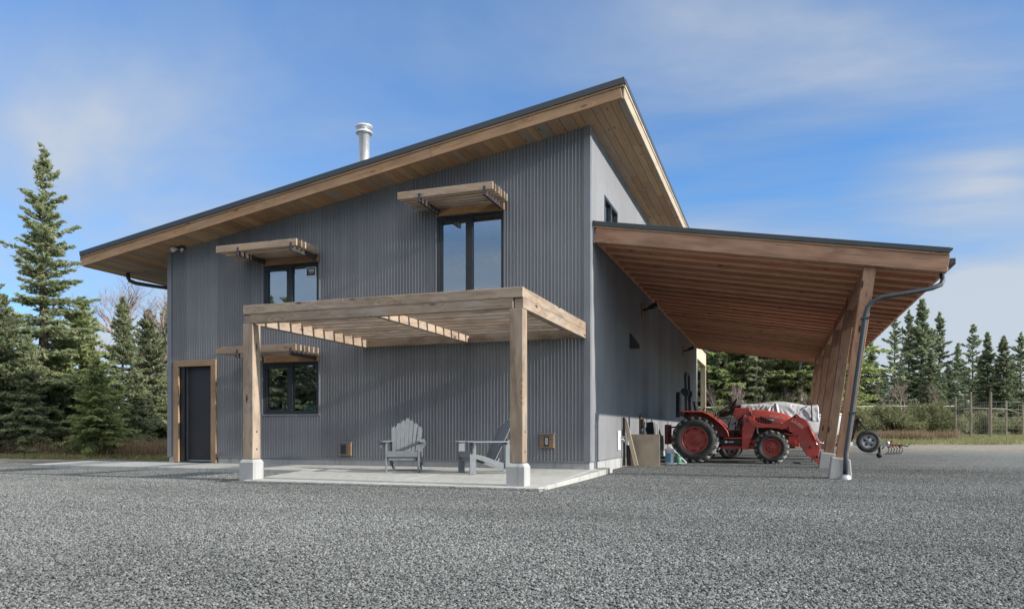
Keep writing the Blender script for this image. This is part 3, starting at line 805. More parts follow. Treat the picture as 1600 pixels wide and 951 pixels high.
# sensor floodlight under the left eave
sf = MB().box(-9.49, -9.30, -.22, -.10, wtop(-9.4)-.05, wtop(-9.4)+.0).build('sensor_light', M['rooftrim'], bld)
MB().tube([(-9.44, -.18, wtop(-9.4)-.05), (-9.47, -.28, wtop(-9.4)-.08)], .02).lathe((-9.475, -.30, wtop(-9.4)-.085), (-.3, -1, -.35), [(.03, -.06), (.055, -.03), (.06, .03), (.045, .045), (0, .05)], 16).build('lamp_head', M['glasslens'], sf)
MB().lathe((-9.33, -.2, wtop(-9.4)-.09), (0, -.5, -1), [(.03, -.05), (.035, -.01), (.03, .02), (0, .03)], 12).build('motion_sensor', M['glasslens'], sf)

# electric boxes on wooden blocks at the foot of the front wall
def wall_box(x, z, lit):
    o = beam('outlet_block', (x-.135, -.04, z), (x+.135, -.04, z), .05, .26, M['outletwood'], bld)
    MB().box(x-.15, x+.15, -.075, -.012, z+.132, z+.155).box(x-.152, x-.137, -.05, -.012, z-.135, z+.13).build('block_flashing', M['trim'], o)
    if lit: MB().box(x-.055, x+.045, -.085, -.066, z-.09, z+.09).build('outlet_cover', M['black'], o, bevel=.012); MB().box(x-.032, x+.022, -.092, -.0855, z-.065, z+.065).build('outlet_plate', M['galv'], o, bevel=.006)
    else: MB().box(x-.10, x+.05, -.10, -.066, z-.09, z+.10).build('vent_hood', M['black'], o, bevel=.012)
wall_box(-5.18, .335, False); wall_box(-.80, .52, True)
MB().tube([(-1.62, -.03, 2.71), (-1.62, -.10, 2.78), (-1.55, -.16, 2.80)], .022).lathe((-1.5, -.17, 2.80), (1, 0, .1), [(.02, -.08), (.05, -.05), (.055, .02), (0, .03)], 12).build('spot_lamp', M['black'], bld)

# lamps, tap, meter and hanging rack on the right-hand wall
def gooseneck(y, z):
    o = beam('wall_lamp', (.04, y, z-.17), (.04, y, z+.17), .16, .04, M['outletwood'], bld, up=(1,0,0))
    MB().tube([(.06, y, z), (.16, y, z+.02), (.22, y, z+.05)], .03).lathe((.22, y, z+.05), (1, .0, .35), [(.05, 0), (.06, .05), (.075, .22), (.055, .225), (0, .22)], 16).build('lamp_arm', M['black'], o)
    MB().lathe((.43, y, z+.124), (1, 0, .35), [(.066, .002), (.06, .012), (0, .016)], 16).build('lamp_lens', M['glasslens'], o)
gooseneck(5.57, 3.80); gooseneck(14.5, 3.66)
MB().prism([(.03, 2.66), (.03, 3.0), (.06, 3.0), (.25, 2.72), (.25, 2.66)], 3.90, 4.10).build('wedge_lamp', M['bracket'], bld)
def tap():
    o = MB().box(.03, .055, 2.45, 2.72, .30, .72).build('tap_plate', M['white'], bld, bevel=.006)
    MB().tube([(.05, 2.66, .53), (.13, 2.66, .54), (.15, 2.66, .47)], .016).lathe((.12, 2.66, .585), (0,0,1), [(0, .012), (.035, .01), (.035, 0), (.01, -.002), (.01, -.05)], 10).build('tap', M['chrome'], o)
tap()
ob = beam('outlet_block', (.045, 5.29, .70), (.045, 5.29, 1.12), .16, .05, M['outletwood'], bld, up=(1,0,0))
MB().box(.071, .12, 5.2, 5.38, .78, 1.02).build('outlet_cover', M['black'], ob, bevel=.01)
rk = MB().box(.03, .07, 12.55, 12.62, 1.2, 2.05).box(.03, .07, 12.95, 13.02, 1.2, 2.05)
for i in range(10): rk.box(.07, .16, 12.5, 13.07, 1.22+i*.088, 1.265+i*.088)
rk.build('hanging_rack', M['dark'], bld)

# open timber bay behind the far gable
beam('rear_post', (-.12, 24.3, .2), (-.12, 24.3, 3.9), .24, .24, M['palewood'], bld, up=(1,0,0))
beam('rear_beam', (-.12, 19.75, 4.22), (-.12, 24.42, 4.22), .24, .62, M['palewood'], bld)
beam('rear_rafter', (-.05, 24.5, 4.75), (-9.8, 24.5, 3.4), .1, .3, M['palewood'], bld)
MB().hexa([(.1, 19.72, 4.56), (.1, 24.7, 4.56), (-9.9, 24.7, 3.3), (-9.9, 19.72, 3.3)], [(.1, 19.72, 4.64), (.1, 24.7, 4.64), (-9.9, 24.7, 3.38), (-9.9, 19.72, 3.38)]).build('rear_roof', M['roof'], bld)

# ------------------------------------------------------------------ pergola over the patio
pg = thing('pergola', (-2.42, -1.85, -.05), 'timber pergola on two square posts with concrete feet in front of the grey wall', 'pergola')
def pergola():
    zf = -.062
    for x in (-4.70, -.152):
        p = beam('post', (x, -3.60, .262), (x, -3.60, 2.422), .196, .196, M['weathered'], pg, up=(1,0,0), bevel=.01)
        bl = MB()
        w = .135; t = .095; c = .05
        bl.add([(x-w, -3.60-w, zf-.1), (x+w, -3.60-w, zf-.1), (x+w, -3.60+w, zf-.1), (x-w, -3.60+w, zf-.1),
                (x-w, -3.60-w, .26-c), (x+w, -3.60-w, .26-c), (x+w, -3.60+w, .26-c), (x-w, -3.60+w, .26-c),
                (x-w+c*.6, -3.60-w+c*.6, .258), (x+w-c*.6, -3.60-w+c*.6, .258), (x+w-c*.6, -3.60+w-c*.6, .258), (x-w+c*.6, -3.60+w-c*.6, .258)],
               [(3,2,1,0), (0,1,5,4), (1,2,6,5), (2,3,7,6), (3,0,4,7), (4,5,9,8), (5,6,10,9), (6,7,11,10), (7,4,8,11), (8,9,10,11)]).build('post_base', M['concrete'], pg, bevel=.008)
        # bolt heads and plugs on the post's outer face
        for z in (.42, .70):
            MB().lathe((x+.098, -3.60, z), (1,0,0), [(.0, .004), (.016, .003), (.018, -.002)], 10).build('bolt', M['dark'], pg)
    beam('front_beam', (-4.79, -3.65, 2.648), (-.054, -3.65, 2.648), .10, .146, M['weathered'], pg)
    beam('front_beam', (-4.655, -3.648, 2.500), (-.20, -3.648, 2.500), .096, .146, M['weathered'], pg)
    for x in (-.119, -4.725):
        beam('side_beam', (x, -3.596, 2.648), (x, -.05, 2.648), .13, .146, M['weathered'], pg)
        beam('side_beam', (x, -3.672, 2.500), (x, -.05, 2.500), .131, .147, M['weathered'], pg)
    beam('ledger', (-4.655, -.075, 2.53), (-.19, -.075, 2.53), .05, .19, M['weathered'], pg)
    beam('joist', (-2.42, -3.595, 2.50), (-2.42, -.105, 2.50), .09, .13, M['weathered'], pg)
    n = 10
    for i in range(n):
        y = -3.32+i*(3.32-.28)/(n-1)
        beam('slat', (-4.655, y, 2.635), (-.19, y, 2.635), .040, .14, M['weathered'], pg)
pergola()

# ------------------------------------------------------------------ carport lean-to
cp = thing('carport', (3., 9.7, 0), 'timber lean-to carport on leaning posts joined to the right side of the workshop', 'carport')
CS = -.168
def ctop(x): return 4.262+CS*x          # underside of the fascia at x
CY0, CY1, CXE = .17, 19.45, 5.90
def carport():
    up = Vector((-CS, 0, 1)).normalized()
    beam('fascia', (.062, CY0+.04, ctop(.06)+.138), (CXE, CY0+.04, ctop(CXE)+.138), .07, .272, M['fir'], cp, up=up)
    beam('fascia_strip', (.055, CY0+.014, ctop(.06)+.293), (CXE+.01, CY0+.014, ctop(CXE)+.293), .05, .034, M['fascia'], cp, up=up, bevel=.003)
    beam('metal_edge', (.035, CY0+.005, ctop(.06)+.352), (CXE+.02, CY0+.005, ctop(CXE)+.352), .07, .082, M['rooftrim'], cp, up=up, bevel=.003)
    MB().box(.034, .058, CY0-.02, CY0+.10, 4.235, 4.66).build('end_flashing', M['trim'], cp)
    y = CY0+.115; i = 0
    ys = [CY0+.13, CY0+.40]+[CY0+.40+.61*k for k in range(1, 31)]
    for y in ys:
        if y > CY1-.1: continue
        beam('rafter', (.10, y, ctop(.1)+.148), (CXE-.03, y, ctop(CXE)+.148), .085, .25, M['brownwood'], cp, up=up, bevel=.003, section=[(-.045, .045, -.125, -.083), (-.016, .016, -.081, .125)])
    beam('rafter', (.10, CY1-.05, ctop(.1)+.15), (CXE-.03, CY1-.05, ctop(CXE)+.15), .07, .27, M['fir'], cp, up=up, bevel=.003)
    beam('ledger', (.067, CY0+.1, 4.40), (.067, CY1, 4.40), .06, .24, M['brownwood'], cp)
    beam('eave_board', (CXE-.01, CY0+.08, ctop(CXE)+.16), (CXE-.01, CY1, ctop(CXE)+.16), .036, .235, M['brownwood'], cp)
    dk = MB().hexa([(.035, CY0+.04, ctop(.03)+.275), (CXE+.02, CY0+.04, ctop(CXE+.02)+.275), (CXE+.02, CY1, ctop(CXE+.02)+.275), (.035, CY1, ctop(.03)+.275)],
                   [(.035, CY0+.04, ctop(.03)+.37), (CXE+.02, CY0+.04, ctop(CXE+.02)+.37), (CXE+.02, CY1, ctop(CXE+.02)+.37), (.035, CY1, ctop(.03)+.37)])
    dk.build('roof', M['brownwood'], cp)
    MB().hexa([(.034, CY0-.02, ctop(.03)+.374), (CXE+.06, CY0-.02, ctop(CXE+.06)+.374), (CXE+.06, CY1+.03, ctop(CXE+.06)+.374), (.034, CY1+.03, ctop(.03)+.374)],
              [(.034, CY0-.02, ctop(.03)+.394), (CXE+.06, CY0-.02, ctop(CXE+.06)+.394), (CXE+.06, CY1+.03, ctop(CXE+.06)+.394), (.034, CY1+.03, ctop(.03)+.394)]).build('roof_sheet', M['roof'], cp)
    # leaning posts on concrete feet
    lean = Vector((.133, 0, 1)).normalized()
    for k in range(6):
        yc = .345+3.3*k
        g = gz(4.2, yc)-.0
        g = -.12 if k == 0 else (-.06 if k == 1 else gz(4.3, yc))
        b0 = Vector((4.325+.0, yc, .235)); tp = Vector((4.765, yc, ctop(4.76)+.03))
        beam('post', b0, tp, .19, .185, M['fir'], cp, up=(0,1,0), bevel=.008)
        MB().hexa([(4.10, yc-.17, g-.15), (4.49, yc-.17, g-.15), (4.49, yc+.17, g-.15), (4.10, yc+.17, g-.15)],
                  [(4.158, yc-.13, .275), (4.455, yc-.13, .232), (4.455, yc+.13, .232), (4.158, yc+.13, .275)]).build('post_base', M['concrete'], cp, bevel=.02)
    # beam along the post heads, leaning with them
    for k in range(5):
        ya, yb = .345+3.3*k, .345+3.3*(k+1)
        beam('head_beam', (4.74, ya+.098, ctop(4.74)-.10), (4.74, yb-.098, ctop(4.74)-.10), .13, .26, M['fir'], cp, up=lean)
    # gutter and downpipe at the front corner
    beam('gutter', (CXE+.075, CY0+.12, ctop(CXE)+.20), (CXE+.075, CY1, ctop(CXE)+.20), .10, .10, M['rooftrim'], cp)
    yq = CY0+.06
    ps = [(CXE-.06, CY0+.22, ctop(CXE)+.02), (CXE-.05, CY0+.18, ctop(CXE)-.09), (CXE-.09, CY0+.13, ctop(CXE)-.17), (CXE-.22, CY0+.09, ctop(CXE)-.225),
          (CXE-.45, CY0+.06, ctop(CXE)-.27), (4.93, CY0-.0, 2.93), (4.78, CY0-.0, 2.86), (4.705, CY0-.0, 2.76), (4.67, CY0-.0, 2.60), (4.395, CY0-.0, .45), (4.375, CY0-.02, .30), (4.365, CY0-.05, -.02)]
    MB().tube(ps, .038, 12).build('downpipe', M['rooftrim'], cp)
    MB().box(4.61, 4.73, CY0-.042, CY0+.07, 2.58, 2.61).build('pipe_strap', M['rooftrim'], cp); MB().box(4.42, 4.54, CY0-.042, CY0+.07, 1.0, 1.03).build('pipe_strap', M['rooftrim'], cp)
    MB().lathe((4.365, CY0-.06, -.10), (0,0,1), [(.09, 0), (.085, .05), (.06, .085), (.056, .085)], 14).build('drain_collar', M['galv'], cp)
carport()

# ------------------------------------------------------------------ garden chairs
def chair(loc, rz, label):
    c = thing('garden_chair', loc, label, 'chair', 'grey slatted garden chairs on the patio', rz)
    LOC[c.name] = Vector((0,0,0))
    mc = M['chair']
    def slat_seat(t):   # profile of the seat from front to back
        return (-.40+.52*t, .375-.165*t+.03*math.sin(PI*t)*-1)
    for s in (-1, 1):
        # side rail that runs down to become the rear foot
        poly = [(-.40, .30), (-.40, .365), (-.15, .315), (.10, .225), (.30, .165), (.60, .09), (.62, .0), (.50, .0), (.30, .07), (.05, .15), (-.2, .235)]
        MB().prism([(a, b) for a, b in poly], s*.275-.013, s*.275+.013, 'yz').build('side_rail', mc, c, bevel=.003)
        vv = c
        MB().box(s*.302-.013, s*.302+.013, -.43, -.31, 0, .555).build('leg', mc, c, bevel=.003)
        MB().box(s*.302-.013, s*.302+.013, .26, .35, .10, .555).build('back_upright', mc, c, bevel=.003)
        # scalloped bracket under the arm
        pr = [(.31, .55), (.45, .55), (.43, .50), (.385, .44), (.375, .40), (.335, .37), (.316, .34)]
        MB().prism([(s*a, b) for a, b in pr], -.40, -.372, 'xz').build('arm_bracket', mc, c, bevel=.002)
        ar = [(.255, .40), (.255, -.30), (.235, -.44), (.26, -.50), (.34, -.525), (.41, -.50), (.43, -.42), (.405, -.10), (.36, .25), (.33, .42)]
        MB().prism([(s*a, b) for a, b in ar], .556, .578, 'xy').build('armrest', mc, c, bevel=.004)
    mb = MB()
    for i in range(7):
        t0 = i/7.; t1 = (i+.9)/7.
        (y0, z0), (y1, z1) = slat_seat(t0), slat_seat(t1)
        mb.hexa([(-.29, y0, z0), (.29, y0, z0), (.29, y1, z1), (-.29, y1, z1)], [(-.29, y0, z0+.02), (.29, y0, z0+.02), (.29, y1, z1+.02), (-.29, y1, z1+.02)])
    mb.box(-.288, .288, -.425, -.402, .285, .385)
    mb.build('seat', mc, c, bevel=.003)
    # fan back
    mb = MB(); n = 7
    base = Vector((0, .09, .20)); d = Vector((0, .40, .84)).normalized(); nrm = Vector((0, -d.z, d.y))
    hts = [.71, .79, .86, .90, .86, .79, .71]
    for i in range(n):
        u = i-(n-1)/2.
        xb, xt = u*.070, u*.087
        w0, w1 = .031, .043
        H = hts[i]; sl = -.035*u/3. if u else 0
        pts = []
        P = lambda x, s_, o: base+Vector((x, 0, 0))+d*s_+nrm*o
        outline = [(xb-w0, 0), (xb+w0, 0), (xt+w1, H-.05+(-.03 if u > 0 else .0)), (xt+w1*.6, H-.012+(-.02 if u > 0 else 0)), (xt, H), (xt-w1*.6, H-.012+(-.02 if u < 0 else 0)), (xt-w1, H-.05+(-.03 if u < 0 else 0))]
        cv = .012*(u*u)/4.
        k = len(outline)
        vs = [P(x, s_, cv) for x, s_ in outline]+[P(x, s_, cv-.02) for x, s_ in outline]
        fs = [tuple(range(k)), tuple(reversed(range(k, 2*k)))]+[(a, a+k, (a+1) % k+k, (a+1) % k) for a in range(k)]
        mb.add(vs, fs)
    mb.build('backrest', mc, c, bevel=.003)
    q = base+d*.42-nrm*.035
    MB().bar((-.35, q.y, q.z), (.35, q.y, q.z), .03, .08, up=d).build('back_support', mc, c, bevel=.003)
    q = base+d*.06-nrm*.03
    MB().bar((-.27, q.y, q.z), (.27, q.y, q.z), .03, .07, up=d).build('back_support', mc, c, bevel=.003)
    MB().box(-.262, .262, -.395, -.372, .22, .32).build('front_apron', mc, c, bevel=.003)
    c.scale = (.95, .95, .97)
    return c
chair((-3.12, -1.35, -.024), rad(21), 'grey slatted garden chair facing the camera, standing nearer the door')
chair((-1.53, -1.35, -.024), rad(-47), 'grey slatted garden chair turned sideways, partly behind the right pergola post')

# ------------------------------------------------------------------ tractor
tr = thing('tractor', (2.3, 5.85, -.065), 'red compact tractor with front loader arms parked nose outwards under the carport', 'tractor')
def wheel(name, cx, yo, cz, R, rimR, width, nl, side, lug_h):
    """side=-1: outer face looks towards -Y"""
    ax = Vector((0, side, 0)); w = width
    c = (cx, yo, cz)       # outer face centre; the tyre extends inward
    hub = MB().lathe(c, ax, [(0, -.03), (.05, -.03), (.055, -.045), (.10, -.055), (.12, -.085), (rimR*.62, -.095), (rimR*.80, -.075), (rimR*.86, -.05)], 32)\
              .lathe(c, ax, [(rimR*.86, -.05), (rimR*.88, -.02), (rimR*.93, -.018), (rimR, -.008), (rimR, -.03)], 36)\
              .lathe(c, ax, [(rimR*.86, -.05), (rimR*.84, -w*.5), (0, -w*.5)], 32)
    wl = hub.build(name, M['redrim'], tr)
    side_r = R-lug_h
    ty = MB().lathe(c, ax, [(rimR*.985, -.012), (rimR*1.03, -.004), (rimR+(side_r-rimR)*.35, .012), (rimR+(side_r-rimR)*.7, .008), (side_r-.03, -.02), (side_r, -.055), (side_r+.006, -w*.5), (side_r, -w+.055), (side_r-.03, -w+.02), (rimR+.1, -w), (rimR*.98, -w+.02)], 48)
    ty.build('tyre', M['rubber'], wl)
    lg = MB()
    for i in range(nl):
        for sd in (0, 1):
            a0 = 2*PI*(i+.5*sd)/nl
            # lug sweeps from the shoulder to the centre line
            rows = []
            for t in (0., .35, .7, 1.):
                yy = -.012-(w*.54-.012)*t if sd == 0 else -w+.012+(w*.54-.012)*t
                aa = a0+(.27*t*14/nl)*1.
                r0 = side_r-.035 if t == 0 else side_r-.004
                r1 = R-.028 if t == 0 else R
                hw = (PI/nl)*.36*(1.15-.25*t)
                rows.append([(r0, aa-hw, yy), (r0, aa+hw, yy), (r1, aa+hw*.75, yy), (r1, aa-hw*.75, yy)])
            vs = []
            for rw_ in rows:
                for r_, a_, y_ in rw_:
                    vs.append((cx+r_*math.cos(a_), yo+side*y_, cz+r_*math.sin(a_)))
            fs = [(0,1,2,3), (15,14,13,12)]
            for k in range(3):
                for q in range(4): fs.append((k*4+q, (k+1)*4+q, (k+1)*4+(q+1) % 4, k*4+(q+1) % 4))
            lg.add(vs, fs)
    lg.build('tread', M['dusty'], wl)
    b = MB()
    for i in range(8):
        a = 2*PI*i/8; b.lathe((cx+.085*math.cos(a), yo-side*.05, cz+.085*math.sin(a)), ax, [(0, .012), (.012, .012), (.014, -.005)], 6)
    if rimR > .26:
        for i in range(8):
            a = 2*PI*(i+.4)/8; b.lathe((cx+rimR*.76*math.cos(a), yo-side*.082, cz+rimR*.76*math.sin(a)), ax, [(0, .014), (.013, .014), (.015, -.005)], 6)
    b.build('wheel_nuts', M['galv'], wl)
    if rimR > .26:
        sl_ = MB()
        for i in range(8):
            a = 2*PI*(i+.9)/8
            vs = []
            for da, rr in ((-.16, .80), (.16, .80), (.12, .87), (-.12, .87)):
                vs.append((cx+rimR*rr*math.cos(a+da), yo-side*(.066 if rr < .82 else .044), cz+rimR*rr*math.sin(a+da)))
            sl_.add(vs, [(0,1,2,3)])
        sl_.build('rim_slots', M['dark'], wl)
    return wl
RC = (1.392, 5.12, .507); FC = (3.165, 5.16, .312)
def tractor():
    red = M['red']; dk = M['dark']
    wheel('rear_wheel', RC[0], 5.12, .507, .572, .325, .40, 19, -1, .045)
    wheel('rear_wheel', RC[0], 6.62, .507, .572, .325, .40, 19, 1, .045)
    wheel('front_wheel', FC[0], 5.16, .322, .400, .215, .29, 17, -1, .036)
    wheel('front_wheel', FC[0], 6.56, .322, .400, .215, .29, 17, 1, .036)
    MB().tube([(RC[0], 5.4, .507), (RC[0], 6.35, .507)], .11, 16).tube([(FC[0], 5.35, .32), (FC[0], 6.4, .32)], .07, 12).build('axle', M['castiron'], tr)
    # hood: sections along X lofted
    secs = [(2.70, 5.56, 6.16, .80, 1.235), (2.76, 5.56, 6.16, .80, 1.245), (3.03, 5.56, 6.16, .80, 1.228), (3.30, 5.57, 6.15, .78, 1.185), (3.50, 5.59, 6.13, .74, 1.125), (3.68, 5.62, 6.10, .66, 1.03), (3.74, 5.64, 6.08, .62, .95), (3.76, 5.66, 6.06, .60, .60)]
    V = []; n = 9
    for x, y0, y1, z0, z1 in secs:
        yc = (y0+y1)/2; hw = (y1-y0)/2; r = .09
        pr = [(-hw, z0), (-hw, z0+(z1-z0)*.5), (-hw*.985, z1-r), (-hw*.88, z1-r*.3), (0, z1), (hw*.88, z1-r*.3), (hw*.985, z1-r), (hw, z0+(z1-z0)*.5), (hw, z0)]
        V += [(x, yc+a, b) for a, b in pr]
    F = [(i*n+k, i*n+k+1, (i+1)*n+k+1, (i+1)*n+k) for i in range(len(secs)-1) for k in range(n-1)]
    F += [tuple(range(n)), tuple(reversed(range((len(secs)-1)*n, len(secs)*n)))]
    hd = MB().add(V, F, True).build('hood', red, tr)
    e = hd.modifiers.new('split', 'EDGE_SPLIT'); e.split_angle = rad(40)
    MB().box(3.757, 3.772, 5.68, 6.04, .62, .90).build('grille', dk, hd)
    MB().box(3.70, 3.765, 5.66, 5.74, .90, .97).box(3.70, 3.765, 5.98, 6.06, .90, .97).build('headlight', M['glasslens'], hd)
    gv = MB()
    for i in range(7): gv.box(2.80+i*.055, 2.83+i*.055, 5.553, 5.558, .86, 1.04)
    gv.build('side_vents', dk, hd)
    text_part('lettering', 'KUBOTA', .088, M['decal'], hd, (3.30, 5.548, 1.055), (PI/2, rad(9), 0))
    # engine block, gearbox, frame
    MB().box(2.55, 3.70, 5.66, 6.06, .30, .80).box(2.60, 3.2, 5.60, 5.66, .48, .78).box(1.45, 2.6, 5.68, 6.04, .33, .74).tube([(2.75, 5.62, .62), (3.3, 5.60, .60)], .045, 8).tube([(2.85, 5.6, .72), (3.15, 5.58, .74), (3.2, 5.6, .5)], .02, 6).build('engine', M['castiron'], tr, bevel=.01)
    MB().box(2.0, 2.95, 5.47, 5.53, .28, .375).box(2.0, 2.95, 6.17, 6.23, .28, .375).box(2.60, 3.72, 5.58, 5.64, .40, .50).box(2.60, 3.72, 6.06, 6.12, .40, .50).build('chassis_rail', red, tr, bevel=.006)
    bt = MB().box(1.95, 2.50, 5.36, 5.66, .38, .515).build('fuel_tank', dk, tr, bevel=.02)
    MB().lathe((2.12, 5.36, .45), (0,-1,0), [(0, .006), (.032, .006), (.034, 0)], 14).box(2.18, 2.3, 5.352, 5.357, .44, .46).build('tank_badge', M['decal'], bt)
    MB().box(2.06, 2.52, 5.34, 6.36, .525, .56).build('platform', red, tr, bevel=.006)
    # fenders
    def arc(off):
        p = [(1.02, 1.20), (1.12, 1.205), (1.56, 1.20), (1.72, 1.13), (1.86, 1.035), (1.98, .93), (2.07, .84), (2.16, .715), (2.19, .60)]
        return p
    p = arc(0)
    for y0, y1, s in ((5.16, 5.58, 1), (6.12, 6.56, -1)):
        V = []; k = len(p)
        for (x, z) in p: V += [(x, y0, z), (x, y1, z), (x, y1, z-.022), (x, y0, z-.022)]
        F = [(i*4+a, i*4+(a+1) % 4, (i+1)*4+(a+1) % 4, (i+1)*4+a) for i in range(k-1) for a in range(4)]+[(0,1,2,3), (4*k-1, 4*k-2, 4*k-3, 4*k-4)]
        fd = MB().add(V, F).build('fender', red, tr, bevel=.006)
        yi = 5.56 if s == 1 else 6.12
        poly = [(x, z-.02) for x, z in p]+[(2.10, .58), (1.95, .58), (1.80, .85), (1.45, 1.05), (1.1, 1.05), (1.02, 1.1)]
        MB().prism(poly, yi, yi+.02).build('fender_side', red, fd)
        # rolled lip
        yl = 5.16 if s == 1 else 6.56
        MB().tube([(x, yl, z-.012) for x, z in p], .018, 6).build('fender_lip', red, fd)
        MB().box(.985, 1.13, yl-.02 if s == 1 else yl-.14, yl+.14 if s == 1 else yl+.02, 1.10, 1.185).build('tail_light', dk, fd, bevel=.01)
        gy = 5.42 if s == 1 else 6.28
        MB().tube([(1.56, gy, 1.19), (1.58, gy, 1.27), (1.66, gy, 1.28), (1.80, gy, 1.20), (1.86, gy, 1.03)], .014, 6).build('grab_rail', dk, fd)
    # seat
    st_ = MB().box(1.36, 1.78, 5.62, 6.10, .98, 1.10).build('seat', dk, tr, bevel=.04)
    MB().hexa([(1.36, 5.62, 1.08), (1.46, 5.62, 1.08), (1.46, 6.10, 1.08), (1.36, 6.10, 1.08)], [(1.29, 5.66, 1.46), (1.37, 5.66, 1.46), (1.37, 6.06, 1.46), (1.29, 6.06, 1.46)]).build('seat_back', dk, st_, bevel=.03)
    MB().box(1.40, 1.76, 5.68, 6.04, .72, .98).build('seat_pedestal', M['castiron'], st_)
    # folding roll bar
    rb = MB()
    for y in (5.45, 6.25):
        rb.bar((1.17, y, .90), (1.15, y, 1.66), .075, .075, up=(1,0,0))
        rb.bar((1.15, y, 1.66), (1.135, y, 2.10), .06, .06, up=(1,0,0))
    rb.tube([(1.135, 5.45, 2.08), (1.135, 5.48, 2.14), (1.135, 5.55, 2.165), (1.135, 6.15, 2.165), (1.135, 6.22, 2.14), (1.135, 6.25, 2.08)], .033, 8)
    r = rb.build('roll_bar', dk, tr, bevel=.006)
    hg = MB()
    for y in (5.45, 6.25):
        hg.lathe((1.10, y-.05, 1.71), (0,1,0), [(0, 0), (.07, 0), (.075, .02), (.075, .09), (.07, .11), (0, .11)], 14)
        hg.box(1.07, 1.22, y-.055, y+.055, 1.60, 1.75)
    hg.build('hinge_bracket', dk, r)
    # dash, steering
    ds = MB().prism([(2.30, 1.285), (2.66, 1.285), (2.70, 1.05), (2.60, .62), (2.44, .62), (2.40, .95), (2.30, 1.05)], 5.64, 6.08).build('dash_cowl', red, tr, bevel=.015)
    MB().tube([(2.42, 5.86, 1.20), (2.27, 5.86, 1.30)], .025, 8).lathe((2.25, 5.86, 1.315), (-.55, 0, .83), [(.19, -.012), (.203, 0), (.19, .012), (.177, 0), (.19, -.012)], 28).tube([(2.35, 5.86, 1.445), (2.15, 5.86, 1.19)], .012, 6).tube([(2.25, 5.67, 1.315), (2.25, 6.05, 1.315)], .012, 6).build('steering_wheel', dk, tr)
    lv = MB()
    for a, b in (((2.20, 5.55, .56), (2.16, 5.53, .98)), ((2.30, 5.56, .56), (2.33, 5.53, .90)), ((2.12, 5.50, .7), (2.28, 5.48, 1.12)), ((2.24, 5.50, .86), (2.52, 5.48, 1.08)), ((1.95, 5.6, .8), (1.92, 5.58, 1.12))):
        lv.tube([a, b], .012, 6); lv.lathe(b, (0,0,1), [(0, .03), (.022, .02), (.024, -.005), (.012, -.02)], 8)
    lv.build('levers', dk, tr)
    # hydraulic hoses by the loader frame
    ho = MB()
    for i in range(5):
        y = 5.46+.02*i
        ho.tube([(2.30+.03*i, y, .60), (2.34+.03*i, y-.03, .78), (2.42+.02*i, y, .98), (2.58, y-.02, 1.12-.02*i)], .013, 6)
        ho.tube([(2.72, 5.50, 1.02-.03*i), (2.80, 5.47+.01*i, .96-.05*i), (2.83, 5.5, .80-.03*i), (2.88, 5.53, .62)], .012, 6)
    ho.build('hoses', M['hose'], tr)
    # loader: uprights, booms, cylinders
    up_ = [(2.52, 1.075), (2.775, 1.08), (2.795, .785), (2.71, .56), (2.635, .27), (2.49, .27), (2.50, .80), (2.53, .86)]
    bm_ = [(2.60, 1.02), (2.66, 1.055), (2.86, .915), (3.05, .875), (3.42, .905), (3.62, 1.04), (3.70, 1.115), (3.74, 1.12), (3.80, 1.05), (3.945, .955), (4.235, .415), (4.24, .30), (4.195, .05), (4.10, .05), (3.97, .135), (3.73, .535), (3.60, .705), (3.53, .765), (3.30, .80), (2.87, .79), (2.75, .83)]
    for y, s in ((5.30, -1), (6.34, 1)):
        a, b = (y, y+.09)
        MB().prism(up_, y+.02, y+.16).build('loader_frame', red, tr, bevel=.008)
        bo = MB().prism(bm_, a, b).build('loader_arm', red, tr, bevel=.008)
        yo = a-.004 if s == -1 else b+.004
        cy = MB().tube([(2.90, y+.045, 1.035), (3.22, y+.045, .955)], .03, 10)
        cy.build('lift_cylinder', M['castiron'], bo)
        MB().tube([(3.22, y+.045, .955), (3.48, y+.045, .875)], .016, 8).build('cylinder_rod', M['chrome'], bo)
        MB().tube([(3.99, y-.02 if s == -1 else y+.11, .83), (4.13, y-.02 if s == -1 else y+.11, .50)], .03, 10).build('tilt_cylinder', red, bo)
        MB().tube([(4.13, y-.02 if s == -1 else y+.11, .50), (4.20, y-.02 if s == -1 else y+.11, .34)], .014, 8).build('cylinder_rod', M['chrome'], bo)
        MB().tube([(3.93, y+.045, .985), (4.25, y+.045, .42), (4.32, y+.045, .44)], .02, 8).build('hydraulic_pipe', M['galv'], bo)
        pn = MB()
        for (px_, pz_, r_) in ((2.64, .98, .03), (3.70, 1.06, .03), (3.56, .80, .03), (4.18, .12, .035), (4.02, .34, .024), (3.74, .60, .022)):
            pn.lathe((px_, y-.012 if s == -1 else y+.10, pz_), (0, s, 0), [(0, .014), (r_*.7, .014), (r_, .004), (r_, -.01)], 12)
        pn.build('pivot_pins', M['castiron'], bo)
        MB().prism([(4.11, .16), (4.25, .16), (4.245, .03), (4.215, -.03), (4.205, -.05), (4.17, -.05), (4.165, .0), (4.12, .04)], y-.015, y+.105).build('coupler_hook', red, bo, bevel=.006)
        MB().tube([(3.45, y+.03, .66), (3.62, y+.03, .62), (3.70, y+.03, .60)], .02, 6).build('brace', red, bo)
    text_part('lettering', 'LA1055', .098, M['decal2'], [o for o in bpy.data.objects if o.name == 'loader_arm'][0], (3.745, 5.295, .885), (PI/2, rad(36), 0))
    MB().tube([(3.60, 5.39, .78), (3.60, 6.34, .78)], .045, 10).tube([(4.15, 5.39, .10), (4.15, 6.34, .10)], .03, 10).build('cross_tube', red, tr)
    MB().box(3.55, 3.80, 5.62, 6.10, .34, .58).build('front_weight_bracket', red, tr, bevel=.01)
